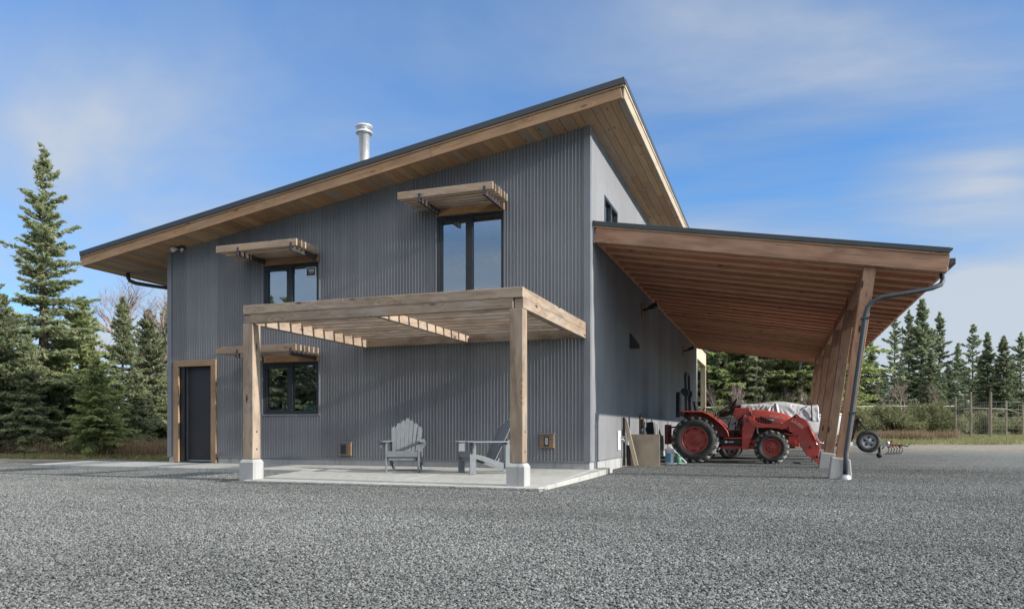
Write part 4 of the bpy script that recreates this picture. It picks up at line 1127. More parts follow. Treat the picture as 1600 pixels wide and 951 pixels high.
    # three-point hitch behind
    MB().bar((1.0, 5.62, .62), (.66, 5.62, .42), .04, .06).bar((1.0, 6.08, .62), (.66, 6.08, .42), .04, .06).bar((.66, 5.60, .86), (.66, 5.60, .38), .10, .10, up=(1,0,0)).bar((.66, 6.10, .86), (.66, 6.10, .38), .10, .10, up=(1,0,0)).bar((.66, 5.60, .82), (.66, 6.10, .82), .10, .12).bar((1.1, 5.85, .85), (.66, 5.85, .80), .04, .04).build('rear_hitch', M['hitchred'], tr, bevel=.008)
tractor()

# ------------------------------------------------------------------ boat on its trailer
bt = thing('boat', (3.3, 8.55, .02), 'white motor boat under a silver tarp, on the trailer behind the tractor', 'boat')
def boat():
    yc = 8.55
    # hull: stations along X, bow to the right
    st = [(1.35, .90, .34), (2.2, .93, .33), (3.2, .92, .33), (4.0, .80, .36), (4.6, .52, .46), (4.95, .22, .66), (5.10, .03, .95)]
    V = []; n = 9
    for x, hw, kz in st:
        top = 1.10+.10*((x-1.35)/3.7)**2
        pr = [(-hw, top), (-hw*.98, top-.18), (-hw*.86, kz+.28), (-hw*.5, kz+.10), (0, kz), (hw*.5, kz+.10), (hw*.86, kz+.28), (hw*.98, top-.18), (hw, top)]
        V += [(x, yc+a, b) for a, b in pr]
    F = [(i*n+k, i*n+k+1, (i+1)*n+k+1, (i+1)*n+k) for i in range(len(st)-1) for k in range(n-1)]+[tuple(range(n))]
    F += [(i*n, (i+1)*n, (i+1)*n+n-1, i*n+n-1) for i in range(len(st)-1)]
    h_ = MB().add(V, F, True).build('hull', M['hull'], bt); e = h_.modifiers.new('split', 'EDGE_SPLIT'); e.split_angle = rad(35)
    MB().tube([(x, yc-hw-.012, 1.10+.10*((x-1.35)/3.7)**2-.03) for x, hw, kz in st], .022, 6).tube([(x, yc+hw+.012, 1.10+.10*((x-1.35)/3.7)**2-.03) for x, hw, kz in st], .022, 6).build('rub_rail', M['galv'], h_)
    # tarp: sags between a ridge and the gunwales, with gathered folds
    nx, ny = 90, 40; V = []
    for i in range(nx+1):
        u = i/nx; x = 2.35+u*1.98
        for j in range(ny+1):
            v = j/ny*2-1
            av = abs(v)
            ridge = 1.46+.05*math.sin(u*5.)+.04*u
            top = .62
            if av < top:
                y = v/top*.80; z = ridge-.07*(av/top)**2-.03*math.sin(u*9.+v*2)
            else:
                q = (av-top)/(1-top); y = math.copysign(.80+.17*q, v); z = ridge-.07-q*(.42-.10*math.sin(u*3.2))
            fan = math.atan2(u-.45, .15+max(0., (av-.55)))
            fold = .030*math.sin(fan*26.)*min(1, max(0, (av-.45)*2.4))*math.exp(-((u-.45)/.42)**2)+.010*math.sin(u*37.+v*5.)*av
            V.append((x, yc+y+math.copysign(fold, v)*1.5, z+fold*.6))
    F = np.array([(i*(ny+1)+j, (i+1)*(ny+1)+j, (i+1)*(ny+1)+j+1, i*(ny+1)+j+1) for i in range(nx) for j in range(ny)])
    tp = MB().add(V, [tuple(f) for f in F], True).build('tarp', M['tarp'], bt)
    sd = tp.modifiers.new('thick', 'SOLIDIFY'); sd.thickness = .006
    # dark tarp drawn up to a peak over the stern
    pk = Vector((2.22, yc, 1.66)); V = []; nA, nR = 40, 10
    for r_ in range(nR+1):
        t = r_/nR
        for a in range(nA):
            an = 2*PI*a/nA
            ex = .95 if math.cos(an) > 0 else .62
            x = pk.x+math.cos(an)*ex*t; y = pk.y+math.sin(an)*.98*t
            z = pk.z-(.50*t**.82)+(.05*math.sin(an*7.)*t)
            V.append((x, y, z))
    F = [(i*nA+a, i*nA+(a+1) % nA, (i+1)*nA+(a+1) % nA, (i+1)*nA+a) for i in range(nR) for a in range(nA)]
    d_ = MB().add(V, F, True).build('dark_tarp', M['darktarp'], bt); sd = d_.modifiers.new('thick', 'SOLIDIFY'); sd.thickness = .006
    MB().tube([(pk.x, yc, 1.0), (pk.x, yc, 1.67)], .02, 8).build('tarp_pole', M['galv'], bt)
    MB().tube([(4.16, yc-.99, .98), (4.15, yc-.86, 1.40), (4.15, yc-.5, 1.50), (4.15, yc+.5, 1.50), (4.15, yc+.9, 1.38)], .018, 6).tube([(3.02, yc-.99, 1.05), (3.02, yc-.87, 1.38), (3.02, yc, 1.47), (3.02, yc+.86, 1.38)], .012, 6).build('tarp_rope', M['hose'], bt)
boat()
tl = thing('boat_trailer', (3.6, 8.55, 0), 'galvanised boat trailer with a spare wheel on its tongue, beside the carport posts', 'trailer')
def trailer():
    yc = 8.55; g = gz(3., 8.5)
    MB().bar((1.3, yc-.62, .36), (4.3, yc-.55, .36), .06, .10).bar((1.3, yc+.62, .36), (4.3, yc+.55, .36), .06, .10).bar((4.25, yc-.58, .36), (5.35, yc-.06, .38), .06, .10).bar((4.25, yc+.58, .36), (5.35, yc+.06, .38), .06, .10).bar((5.2, yc, .38), (6.05, yc, .36), .08, .10).bar((1.6, yc-.62, .38), (1.6, yc+.62, .38), .06, .08).bar((3.6, yc-.58, .38), (3.6, yc+.58, .38), .06, .08).build('frame', M['galv'], tl)
    def tw(name, x, y, z, R, s, parent=tl):
        w = MB().lathe((x, y, z), (0, s, 0), [(0, -.03), (.05, -.03), (.06, -.05), (R*.48, -.05), (R*.54, -.03), (R*.60, -.006), (R*.62, -.02), (R*.6, -.16), (0, -.16)], 28).build(name, M['galv'], parent)
        MB().lathe((x, y, z), (0, s, 0), [(R*.61, -.012), (R*.70, .006), (R*.85, .004), (R*.96, -.02), (R, -.05), (R, -.14), (R*.95, -.18), (R*.7, -.19), (R*.6, -.17)], 36).build('tyre', M['rubber'], w)
        sp = MB()
        for k in range(5):
            a = 2*PI*k/5+.3
            sp.add([(x+math.cos(a+d)*R*rr, y+s*-.046, z+math.sin(a+d)*R*rr) for d, rr in ((-.28, .27), (.28, .27), (.22, .46), (-.22, .46))], [(0,1,2,3)])
        sp.build('wheel_openings', M['dark'], w)
    tw('wheel', 2.06, yc-.83, g+.30, .30, -1); tw('wheel', 2.06, yc+.83, g+.30, .30, 1)
    MB().tube([(2.06, yc-.8, g+.3), (2.06, yc+.8, g+.3)], .03, 8).build('axle', M['dark'], tl)
    tw('spare_wheel', 5.60, yc-.16, .44, .30, -1)
    MB().bar((5.15, yc, .38), (5.33, yc, 1.00), .08, .08, up=(1,0,0)).bar((5.36, yc, .98), (5.66, yc, .62), .04, .04).lathe((5.36, yc-.08, 1.0), (0,1,0), [(0, 0), (.07, 0), (.07, .16), (0, .16)], 12).build('winch_post', M['dark'], tl)
    MB().bar((4.6, yc-.4, .2), (5.2, yc-.3, .66), .05, .05).build('brace', M['dark'], tl)
    jk = MB().tube([(5.86, yc-.10, .62), (5.86, yc-.10, .16)], .032, 8).tube([(5.86, yc-.10, .16), (5.86, yc-.10, .06)], .022, 8).lathe((5.86, yc-.14, .075), (0,1,0), [(0, 0), (.07, 0), (.075, .02), (.075, .06), (.07, .08), (0, .08)], 14).build('jack', M['dark'], tl)
    MB().lathe((6.07, yc, .38), (0,0,1), [(0, .07), (.05, .06), (.06, 0), (.04, -.05), (0, -.05)], 12).build('coupling', M['galv'], tl)
trailer()

# small red garden implement lying on the gravel
im = thing('garden_harrow', (6.66, 12.05, gz(6.7, 12.)), 'small red tined garden implement lying on the gravel right of the boat trailer', 'implement')
def harrow():
    X, Y, Z = 6.66, 12.05, gz(6.7, 12.)
    MB().bar((X-.22, Y, Z+.30), (X+.24, Y+.05, Z+.26), .05, .05).bar((X-.15, Y-.3, Z+.22), (X+.05, Y+.3, Z+.24), .05, .05).bar((X+.15, Y-.25, Z+.24), (X+.25, Y+.3, Z+.2), .04, .04).bar((X-.1, Y, Z+.28), (X-.02, Y, Z+.42), .04, .04, up=(1,0,0)).build('frame', M['hitchred'], im)
    t = MB()
    for k in range(6):
        a = X-.2+.09*k; b = Y-.25+.1*k
        t.tube([(a, b, Z+.26), (a+.06, b, Z+.16), (a+.03, b, Z+.05), (a-.05, b, Z)], .013, 6)
    t.build('tines', M['dark'], im)
    MB().tube([(X-.2, Y, Z+.30), (X-.30, Y+.02, Z+.16)], .02, 6).tube([(X+.2, Y, Z+.28), (X+.40, Y-.05, Z+.24), (X+.46, Y, Z+.32)], .02, 6).build('handle', M['dark'], im)
harrow()

# ------------------------------------------------------------------ things leaning on the right-hand wall
def wall_clutter():
    g = -.06
    o = thing('plywood_sheet', (.5, 3.1, g), 'square brown plywood sheet standing on edge by the right wall', 'plywood')
    MB().hexa([(.16, 3.20, g-.01), (.86, 3.02, g-.01), (.86, 3.04, g-.01), (.16, 3.22, g-.01)], [(.13, 3.34, .64), (.835, 3.16, .64), (.835, 3.18, .64), (.13, 3.36, .64)]).build('sheet', M['ply'], o)
    # loose end grain edge, paler
    def stick(label, a, b, w, t, mat, name='board', cat='board'):
        ob = beam(name, a, b, w, t, mat, None, up=(0, 1, .02), bevel=.003)
        return tag(ob, label, cat)
    stick('pale board leaning against the front of the plywood sheet', (.36, 2.94, g), (.07, 3.10, .98), .09, .03, M['palewood'])
    stick('black steel post standing upright by the wall, left of the plywood', (.09, 2.96, g), (.07, 2.98, 1.02), .05, .05, M['dark'], 'steel_post', 'post')
    stick('short black board standing between the steel post and the plywood', (.15, 3.12, g), (.14, 3.14, .40), .10, .02, M['dark'], 'dark_board', 'board')
    stick('white plastic pipe standing behind the black steel post', (.10, 3.40, g), (.05, 3.42, .62), .06, .05, M['white'], 'plastic_pipe', 'pipe')
    whites = [('narrow white strip painting a lit band of wall just behind the plywood', .30, 5.5, 1.0, .06), ('white strip painting a lit band of wall, second from the tractor tyre', .12, 7.4, .96, .11), ('white strip painting a lit band of wall, third from the tractor tyre', .12, 6.95, .98, .12), ('white strip painting a lit band of wall, closest to the tractor tyre', .12, 7.9, .92, .08)]
    for lb, x, y, zt, w in whites:  # white strips that paint the sunlit bands of wall between shadows
        tag(beam('lit_wall_strip', (x, y, g), (.05, y+.02, zt), w, .025, M['white'], None, up=(0, 1, .02), bevel=.003), lb, 'board')
    stick('dark plank painted in for a shadow on the wall behind the plywood, beside the lit strips', (.14, 6.3, g), (.05, 6.3, .95), .32, .03, M['dark'], 'wall_shadow_strip', 'shading')  # dark strip put in for the shadow between the lit bands
    # paint pail with blue label
    bx, by = .96, 3.85
    o = thing('pail', (bx, by, g), 'white plastic pail with a blue label standing right of the plywood', 'pail')
    MB().lathe((bx, by, g), (0,0,1), [(0, 0), (.085, 0), (.088, .01), (.10, .34), (.106, .345), (.106, .37), (.10, .375), (.098, .365), (.096, .345), (.0, .34)], 24).build('body', M['white'], o)
    vs_ = []
    MB().add([(bx+(.0895+.012*t/.34+.002)*math.cos(a), by+(.0895+.012*t/.34+.002)*math.sin(a), g+t) for t in (.06, .27) for a in [rad(150+12*k) for k in range(13)]], [(k, k+1, k+14, k+13) for k in range(12)], True).build('label_band', M['blue'], o)
    MB().tube([(bx-.10, by-.02, g+.34), (bx-.09, by-.09, g+.28), (bx, by-.125, g+.25), (bx+.09, by-.09, g+.28), (bx+.10, by-.02, g+.34)], .005, 5).build('handle', M['galv'], o)
    # tall spray bottle on the pail's far side, green can
    o = thing('green_can', (1.12, 4.1, g), 'dark green can standing on the gravel between the pail and the tyre', 'can')
    MB().lathe((1.12, 4.1, g), (0,0,1), [(0, 0), (.085, 0), (.09, .01), (.09, .15), (.06, .20), (.025, .215), (.025, .245), (0, .25)], 20).build('body', M['green'], o)
    MB().tube([(1.06, 4.1, g+.19), (1.05, 4.1, g+.26), (1.11, 4.1, g+.275), (1.15, 4.1, g+.235)], .008, 6).build('handle', M['green'], o)
    k = 0
    lbs = ['white trim board slanting down to the gravel in front of the rear tyre, uppermost of three', 'white trim board slanting down before the rear tyre, middle one of three', 'white trim board slanting down before the rear tyre, lowest of three']
    for dx, dz in ((0, 0), (-.03, -.035), (-.06, -.07)):
        tag(beam('trim_board', (1.30+dx, 4.22-.0*k, g+.035+dz*.3), (.90+dx, 4.32+.01*k, .36+dz), .07, .022, M['white'] if k != 1 else M['palewood'], None, up=(.6, 0, 1), bevel=.003), lbs[k], 'board'); k += 1
    tag(beam('trim_board', (1.0, 4.02, g+.02), (1.30, 4.06, g+.03), .05, .022, M['white'], None, bevel=.003), 'short white board lying flat on the gravel by the green can', 'board')
wall_clutter()

# things on the inner sill of the low window
def sill_things():
    z = 1.155
    MB().box(-7.2, -5.9, .075, .24, 1.10, 1.155).build('window_sill', M['white'], wlow)
    o = thing('tub', (-7.02, .15, z), 'grey lidded tub on the window sill inside the lower window', 'tub')
    MB().lathe((-7.02, .15, z), (0,0,1), [(0, 0), (.07, 0), (.085, .09), (.09, .09), (.09, .10), (0, .10)], 20).lathe((-7.02, .15, z+.102), (0,0,1), [(0, 0), (.07, 0), (.085, .08), (.09, .08), (.09, .095), (0, .1)], 20).build('body', M['greytub'], o)
    for x, hh, lb in ((-6.86, .21, 'taller white bottle next to the grey tub inside the lower window'), (-6.74, .18, 'shorter white bottle with a handle near the window mullion inside')):
        o = thing('bottle', (x, .15, z), lb, 'bottle')
        MB().lathe((x, .15, z), (0,0,1), [(0, 0), (.036, 0), (.038, .01), (.038, hh*.72), (.02, hh*.85), (.018, hh), (0, hh)], 16).build('body', M['white'], o)
        if hh < .2: MB().tube([(x+.03, .15, z+.14), (x+.07, .15, z+.15), (x+.085, .15, z+.10), (x+.08, .15, z+.02)], .012, 6).build('handle', M['white'], o)
    o = thing('mint_box', (-6.15, .15, z), 'mint green cardboard box on the window sill inside the lower window', 'box')
    MB().hexa([(-6.30, .11, z), (-6.02, .11, z), (-6.0, .2, z), (-6.28, .2, z)], [(-6.28, .11, z+.12), (-5.99, .11, z+.12), (-5.97, .2, z+.12), (-6.26, .2, z+.12)]).build('carton', M['mint'], o)
sill_things()

# ------------------------------------------------------------------ vegetation
def diamonds(C, D, Lh, Wh, N):
    """leaf-sized diamonds: centre, direction, half length, half width, side vector"""
    V = np.stack([C-D*Lh[:, None], C+N*Wh[:, None]-D*(Lh*.15)[:, None], C+D*Lh[:, None], C-N*Wh[:, None]-D*(Lh*.15)[:, None]], 1).reshape(-1, 3)
    F = np.arange(len(C)*4).reshape(-1, 4)
    return V, F
def conifer_mesh(seed, H, R, hb, dens=17., leafL=.075, leafW=.022, mat='needle', whorl=.17, per=4, shape=.85, bark='bark', droop=.28, gappy=.12, ragged=.25):
    r = np.random.RandomState(seed)
    tk = MB()
    k = 12
    wob = [(r.uniform(-.02, .02)*H*.15, r.uniform(-.02, .02)*H*.15) for _ in range(k+1)]
    pts = [(wob[i][0]*(i/k), wob[i][1]*(i/k), H*i/k-.15*(i == 0)) for i in range(k+1)]
    tk.tube(pts, [max(.012, .016*H*(1-i/k)**.9) for i in range(k+1)], 7)
    CC = []; DD = []; LL = []; WW = []; NN = []
    z = hb
    az0 = 0
    while z < H-.06:
        t = (z-hb)/(H-hb); wf = r.uniform(1-ragged, 1+ragged*.6)
        nb = max(2, int(r.poisson(per*(1-.35*t))))
        az0 += r.uniform(.4, 1.6)
        for b in range(nb):
            az = az0+2*PI*b/nb+r.uniform(-.35, .35)
            zz = z+r.uniform(-.5, .5)*whorl
            L = (R*(1-t)**shape*r.uniform(.55, 1.18)*wf+.05)
            if r.rand() < gappy: L *= r.uniform(.35, .65)
            pitch = rad(-8+58*t**1.3)+r.uniform(-.15, .15)
            ca, sa = math.cos(az), math.sin(az)
            fwd = np.array([ca, sa, 0.]); side = np.array([-sa, ca, 0.])
            dr = droop*(1-.7*t)*r.uniform(.6, 1.4)
            def P(s): return np.array([pts[0][0], pts[0][1], zz])+fwd*(L*s*math.cos(pitch))+np.array([0, 0, 1.])*(L*s*math.sin(pitch)-dr*L*s*s+.55*dr*L*s**3.4)
            bp = [P(s) for s in (0, .35, .7, 1.)]
            tk.tube(bp, [.012+.009*L, .009+.006*L, .006+.003*L, .003], 3, cap=False)
            nt_ = max(4, int(L*dens))
            S = r.uniform(.10, 1., nt_)**.8
            for s in S:
                base = P(s); tang = P(min(1.03, s+.03))-P(s-.03); tang /= np.linalg.norm(tang)
                sg = 1 if r.rand() < .5 else -1
                tl_ = (.30*L*(1.05-s)+.035+.07*(1-t))*r.uniform(.6, 1.3)
                td = tang*r.uniform(.45, .9)+side*sg*r.uniform(.45, 1.)+np.array([0, 0, r.uniform(-.30, .22)])
                td /= np.linalg.norm(td)
                m = max(3, int(tl_/(leafL*.55)))
                q = (np.arange(m)+r.rand(m))/m
                c = base+td*(tl_*q)[:, None]+np.array([0, 0, -1.])*(tl_*.22*q*q)[:, None]+r.normal(0, leafL*.22, (m, 3))
                d = td+r.normal(0, .48, (m, 3)); d /= np.linalg.norm(d, axis=1)[:, None]
                nn = np.cross(d, r.normal(0, 1, (m, 3))*np.array([.6, .6, 1.])+np.array([0, 0, .9])); nn /= np.linalg.norm(nn, axis=1)[:, None]+1e-9
                CC.append(c); DD.append(d); NN.append(nn)
                LL.append(leafL*r.uniform(.6, 1.35, m)); WW.append(leafW*r.uniform(.6, 1.4, m))
        z += whorl*r.uniform(.75, 1.25)*(1-.35*t)
    V, F = diamonds(np.concatenate(CC), np.concatenate(DD), np.concatenate(LL), np.concatenate(WW), np.concatenate(NN))
    cm = np_mesh('crown', V, F, M[mat])
    tm = bpy.data.meshes.new('trunk'); tm.from_pydata(tk.v, [], tk.f); tm.polygons.foreach_set('use_smooth', [True]*len(tk.f)); tm.materials.append(M[bark]); tm.update()
    return tm, cm, H
TREES = {}
def tree_variant(key, **kw): TREES[key] = conifer_mesh(**kw)
tree_variant('tall', seed=11, H=10., R=1.65, hb=.3, dens=38., whorl=.16, per=5, shape=.72, mat='needle', gappy=.4, droop=.2, ragged=.5, leafL=.085, leafW=.030)
tree_variant('bushy', seed=12, H=6., R=1.75, hb=.05, dens=36., whorl=.12, per=6, shape=.68, mat='needle', leafL=.085, leafW=.03)
tree_variant('light', seed=13, H=5., R=1.65, hb=.05, dens=36., whorl=.11, per=6, shape=.75, mat='needle_light', leafL=.08, leafW=.028)
tree_variant('spruce', seed=14, H=6.5, R=1.75, hb=.1, dens=34., whorl=.13, per=5, shape=.72, mat='needle', leafL=.085, leafW=.03)
tree_variant('far_a', seed=15, H=11., R=2.3, hb=.9, dens=17., whorl=.25, per=4, shape=.72, mat='needle_dark', leafL=.15, leafW=.06, gappy=.25, droop=.2, ragged=.55)
tree_variant('far_b', seed=16, H=11., R=2.2, hb=.3, dens=20., whorl=.19, per=6, shape=.75, mat='needle_dark', leafL=.15, leafW=.06, gappy=.15, ragged=.4)
tree_variant('far_c', seed=17, H=11., R=2.6, hb=1.2, dens=16., whorl=.30, per=4, shape=.62, mat='needle_dark', leafL=.16, leafW=.06, gappy=.3, ragged=.55)
tree_variant('wood_a', seed=18, H=10., R=2.1, hb=1.6, dens=20., whorl=.22, per=5, shape=.5, mat='needle_light', leafL=.13, leafW=.05, bark='palebark', gappy=.3)
tree_variant('wood_b', seed=19, H=10., R=1.9, hb=1.0, dens=20., whorl=.22, per=5, shape=.45, mat='needle', leafL=.13, leafW=.05, bark='palebark', gappy=.3)
FIR_N = 0
def fir(key, x, y, height, label, group=None, width=1., rz=None, name='fir_tree', lean=0.):
    tm, cm, H = TREES[key]
    o = bpy.data.objects.new(name, None); COL.objects.link(o); o.empty_display_size = .2
    o.location = (x, y, gz(x, y)-.05); s = height/H
    o.scale = (s*width, s*width, s); o.rotation_euler = (0, lean, rnd.uniform(0, 6.28) if rz is None else rz)
    tag(o, label, 'tree', group)
    link_mesh('trunk', tm, o); link_mesh('crown', cm, o)
    return o
def at(px, d):
    """ground position seen at picture column px (of 1600), d metres in front of the camera"""
    th = math.atan(413/1167.); u = (px-800)/1167.
    return (CAM.x+d*(-math.sin(th)+u*math.cos(th)), CAM.y+d*(math.cos(th)+u*math.sin(th)))
def hgt(top, d, x, y): return (674-top)/1167.*d+.70-gz(x, y)
def fir_at(key, px, top, d, label, **kw):
    x, y = at(px, d); return fir(key, x, y, hgt(top, d, x, y), label, **kw)
GL = 'evergreens left of the workshop'
fir_at('tall', 68, 226, 24., 'tallest fir at the left, rising high above the other evergreens', group=GL, width=1.28, rz=2.2)
fir_at('bushy', -8, 440, 22.6, 'dark dense fir cut by the left edge of the picture', group=GL, width=1.0)
fir_at('light', 128, 462, 25., 'light green bushy evergreen right behind the tallest fir', group=GL, width=1.0)
fir_at('spruce', 192, 462, 28., 'mid green fir whose pointed top shows before the bare tree', group=GL, width=.9)
fir_at('light', 150, 556, 22.2, 'small yellowish green young fir in front of the evergreens', group=GL, width=1.1)
fir_at('bushy', 232, 482, 31., 'grey green fir seen against the left corner of the workshop', group=GL, width=.95)
fir_at('spruce', 262, 470, 34., 'slim fir partly hidden behind the left corner of the workshop', group=GL, width=.9)
fir_at('bushy', 45, 520, 22.4, 'low dark fir at the foot of the tallest fir', group=GL, width=.9)
fir_at('bushy', 92, 505, 26., 'round topped fir filling the gap behind the young fir', group=GL, width=1.1)
fir_at('spruce', 15, 478, 29., 'fir deep in the shade behind the left edge trees', group=GL, width=1.2)
fir_at('bushy', -55, 470, 25., 'fir mostly cut off by the left edge of the picture', group=GL, width=1.2)
# firs beyond the fence at the right
GR_ = 'firs beyond the wire fence'
for key, px, top, d, w, lb in [
    ('far_c', 1398, 498, 64., 1.0, 'fir with long bare side branches at the left of the tall clump beyond the carport'),
    ('far_a', 1420, 486, 66., .9, 'second fir from the left in the tall clump beyond the carport'),
    ('far_b', 1441, 466, 65., 1.15, 'tallest fir of the clump beyond the carport eave'),
    ('far_a', 1468, 489, 67., 1.0, 'fir at the right shoulder of the tall clump'),
    ('far_b', 1497, 535, 85., 1.0, 'small distant fir in the gap between the two clumps'),
    ('far_c', 1520, 506, 66., .95, 'leftmost fir of the clump behind the fence posts'),
    ('far_b', 1543, 518, 64., 1.0, 'second fir of the clump behind the fence posts'),
    ('far_b', 1568, 524, 62., 1.2, 'broad pointed fir near the right edge behind the fence'),
    ('far_a', 1595, 520, 63., 1.1, 'fir cut by the right edge of the picture'),
    ('far_b', 1362, 540, 50., 1.2, 'dense fir just right of the leaning posts under the eave'),
    ('far_a', 1340, 556, 54., 1.2, 'fir showing between the leaning carport posts'),
    ('far_b', 1455, 545, 58., 1.2, 'lower dense fir at the foot of the tall clump'),
    ('far_b', 1380, 575, 78., 1.3, 'low fir filling the gap left of the tall clump'), ('far_a', 1408, 560, 80., 1.3, 'low distant fir behind the left side of the tall clump'),
    ('far_b', 1482, 568, 76., 1.3, 'low fir between the tall clump and the gap'), ('far_a', 1508, 575, 80., 1.3, 'low fir at the right side of the gap'),
    ('far_b', 1532, 560, 75., 1.3, 'low fir behind the second fence post'), ('far_b', 1556, 566, 77., 1.3, 'low fir behind the tallest fence post'), ('far_b', 1582, 562, 74., 1.4, 'low fir close to the right edge')]:
    fir_at(key, px, top, d, lb, group=GR_, width=w)
# the wood behind the carport
r_ = random.Random(21)
for row, d0, n in ((0, 46., 13), (1, 52., 13), (2, 60., 12)):
    for i in range(n):
        px = 1075+i*(255/(n-1))+r_.uniform(-9, 9); d = d0+r_.uniform(-2.5, 2.5)
        x, y = at(px, d)
        fir(r_.choice(('wood_a', 'wood_b')), x, y, r_.uniform(8.5, 11.5), 'slender fir of the dense wood seen under the carport roof', 'firs of the wood behind the carport', width=r_.uniform(.85, 1.2))
# trees across the yard behind the photographer; they show in the window panes
for i in range(36):
    x = -62+(i % 18)*4.2+r_.uniform(-1.2, 1.2); y = -38-6*(i//18)+r_.uniform(-2, 2)
    fir(r_.choice(('far_b', 'far_b', 'bushy')), x, y, r_.uniform(8., 10.) if not -44 < x < -27 else r_.uniform(11.2, 13.4), 'fir across the yard, mirrored in the window panes', 'firs mirrored in the windows', width=r_.uniform(1.0, 1.4))

# bare broadleaf trees
def bare_mesh(seed, H, spread=.5, levels=5, r0=None):
    r = random.Random(seed); mb = MB()
    def grow(p, d, L, rad_, lev):
        n = 3; pts = [p]; q = Vector(p); dd = Vector(d)
        for i in range(n):
            dd = (dd+Vector((r.uniform(-.14, .14), r.uniform(-.14, .14), r.uniform(-.02, .14)))).normalized()
            q = q+dd*(L/n); pts.append(q.copy())
        mb.tube(pts, [rad_*(1-.45*i/n) for i in range(n+1)], 5 if lev > 2 else 3, cap=False)
        if lev == 0: return
        for k in range(r.randint(3, 4)):
            t = r.uniform(.35, 1.); i = min(n-1, int(t*n))
            b = pts[i].lerp(pts[i+1], t*n-i)
            a = r.uniform(0, 2*PI); sp_ = r.uniform(.35, .8)*spread*1.5
            x = dd.orthogonal().normalized(); y = dd.cross(x)
            nd = (dd+(x*math.cos(a)+y*math.sin(a))*sp_+Vector((0, 0, .12))).normalized()
            grow(b, nd, L*r.uniform(.5, .72), rad_*r.uniform(.42, .58), lev-1)
    grow(Vector((0, 0, -.1)), Vector((0, 0, 1)), H*.48, r0 or H*.013, levels)
    zt = max(v[2] for v in mb.v); k = H/zt
    me = bpy.data.meshes.new('branches'); me.from_pydata([(x*k, y*k, z*k) for x, y, z in mb.v], [], mb.f)
    me.polygons.foreach_set('use_smooth', [True]*len(mb.f)); me.materials.append(M['twig']); me.update()
    return me
BARE = [bare_mesh(31, 8., .62, 6, .17), bare_mesh(32, 8., .5), bare_mesh(33, 8., .7, 4)]
def bare(i, px, top, d, label, group='leafless trees', w=1.):
    x, y = at(px, d); hh = hgt(top, d, x, y); s = hh/8.
    o = link_mesh('bare_tree', BARE[i]); o.location = (x, y, gz(x, y)); o.scale = (s*w, s*w, s); o.rotation_euler = (0, 0, rnd.uniform(0, 6))
    tag(o, label, 'tree', group)
bare(0, 192, 416, 31., 'leafless reddish tree showing its fine twigs under the low eave', w=1.35)
bare(1, 150, 452, 36., 'thin leafless tree between the tallest fir and the eave')
for i, (px, top, d, lb) in enumerate([(1150, 590, 42., 'leafless sapling at the wood edge above the dark tarp peak'), (1120, 598, 43., 'leafless sapling at the wood edge right of the rear post'), (1190, 600, 43., 'leafless sapling at the wood edge above the tractor hood'),
        (1228, 596, 44., 'leafless sapling at the wood edge above the silver tarp'), (1262, 600, 43., 'leafless sapling at the wood edge left of the leaning posts'), (1385, 590, 46., 'leafless sapling just right of the carport posts'), (1410, 585, 47., 'leafless sapling below the tall fir clump'), (1470, 596, 48., 'leafless sapling left of the first fence post')]):
    bare(i % 3, px, top, d, lb, group='leafless saplings at the wood edge', w=.8)

# shrubs
def shrub_mesh(seed, R, H, n, leafL=.06, mat='shrubleaf'):
    r = np.random.RandomState(seed)
    nb = 46; C = []; D = []; st = MB()
    for b in range(nb):
        az = r.uniform(0, 2*PI); el = r.uniform(.25, 1.45); L = r.uniform(.6, 1.)
        tip = np.array([math.cos(az)*math.cos(el)*R*L, math.sin(az)*math.cos(el)*R*L, math.sin(el)*H*L])
        m = n//nb; q = r.uniform(.15, 1., m)[:, None]
        arch = np.array([0, 0, 1.])*(.25*H*np.sin(q*PI))
        c = tip*q+arch+r.normal(0, .07*R, (m, 3)); C.append(c)
        D.append(tip/np.linalg.norm(tip)+r.normal(0, .8, (m, 3)))
        st.tube([(0, 0, 0), tuple(tip*.5+np.array([0, 0, .2*H])), tuple(tip)], [.012, .008, .003], 3, cap=False)
    C = np.concatenate(C); D = np.concatenate(D); D /= np.linalg.norm(D, axis=1)[:, None]
    C[:, 2] = np.maximum(C[:, 2], .02)
    N = np.cross(D, r.normal(0, 1, D.shape)); N /= np.linalg.norm(N, axis=1)[:, None]
    V, F = diamonds(C, D, leafL*r.uniform(.6, 1.3, len(C)), leafL*.4*r.uniform(.6, 1.4, len(C)), N)
    lm = np_mesh('foliage', V, F, M[mat])
    sm = bpy.data.meshes.new('stems'); sm.from_pydata(st.v, [], st.f); sm.materials.append(M['twig']); sm.update()
    return lm, sm
SH = [shrub_mesh(41, 1.5, 1.7, 7000), shrub_mesh(42, 1.3, 1.9, 6500), shrub_mesh(43, 1.7, 1.4, 7000)]
def shrub(i, px, d, s, label, group):
    x, y = at(px, d)
    o = bpy.data.objects.new('shrub', None); COL.objects.link(o); o.location = (x, y, gz(x, y)); o.scale = (s, s, s); o.rotation_euler = (0, 0, rnd.uniform(0, 6))
    tag(o, label, 'shrub', group)
    link_mesh('foliage', SH[i][0], o); link_mesh('stems', SH[i][1], o)
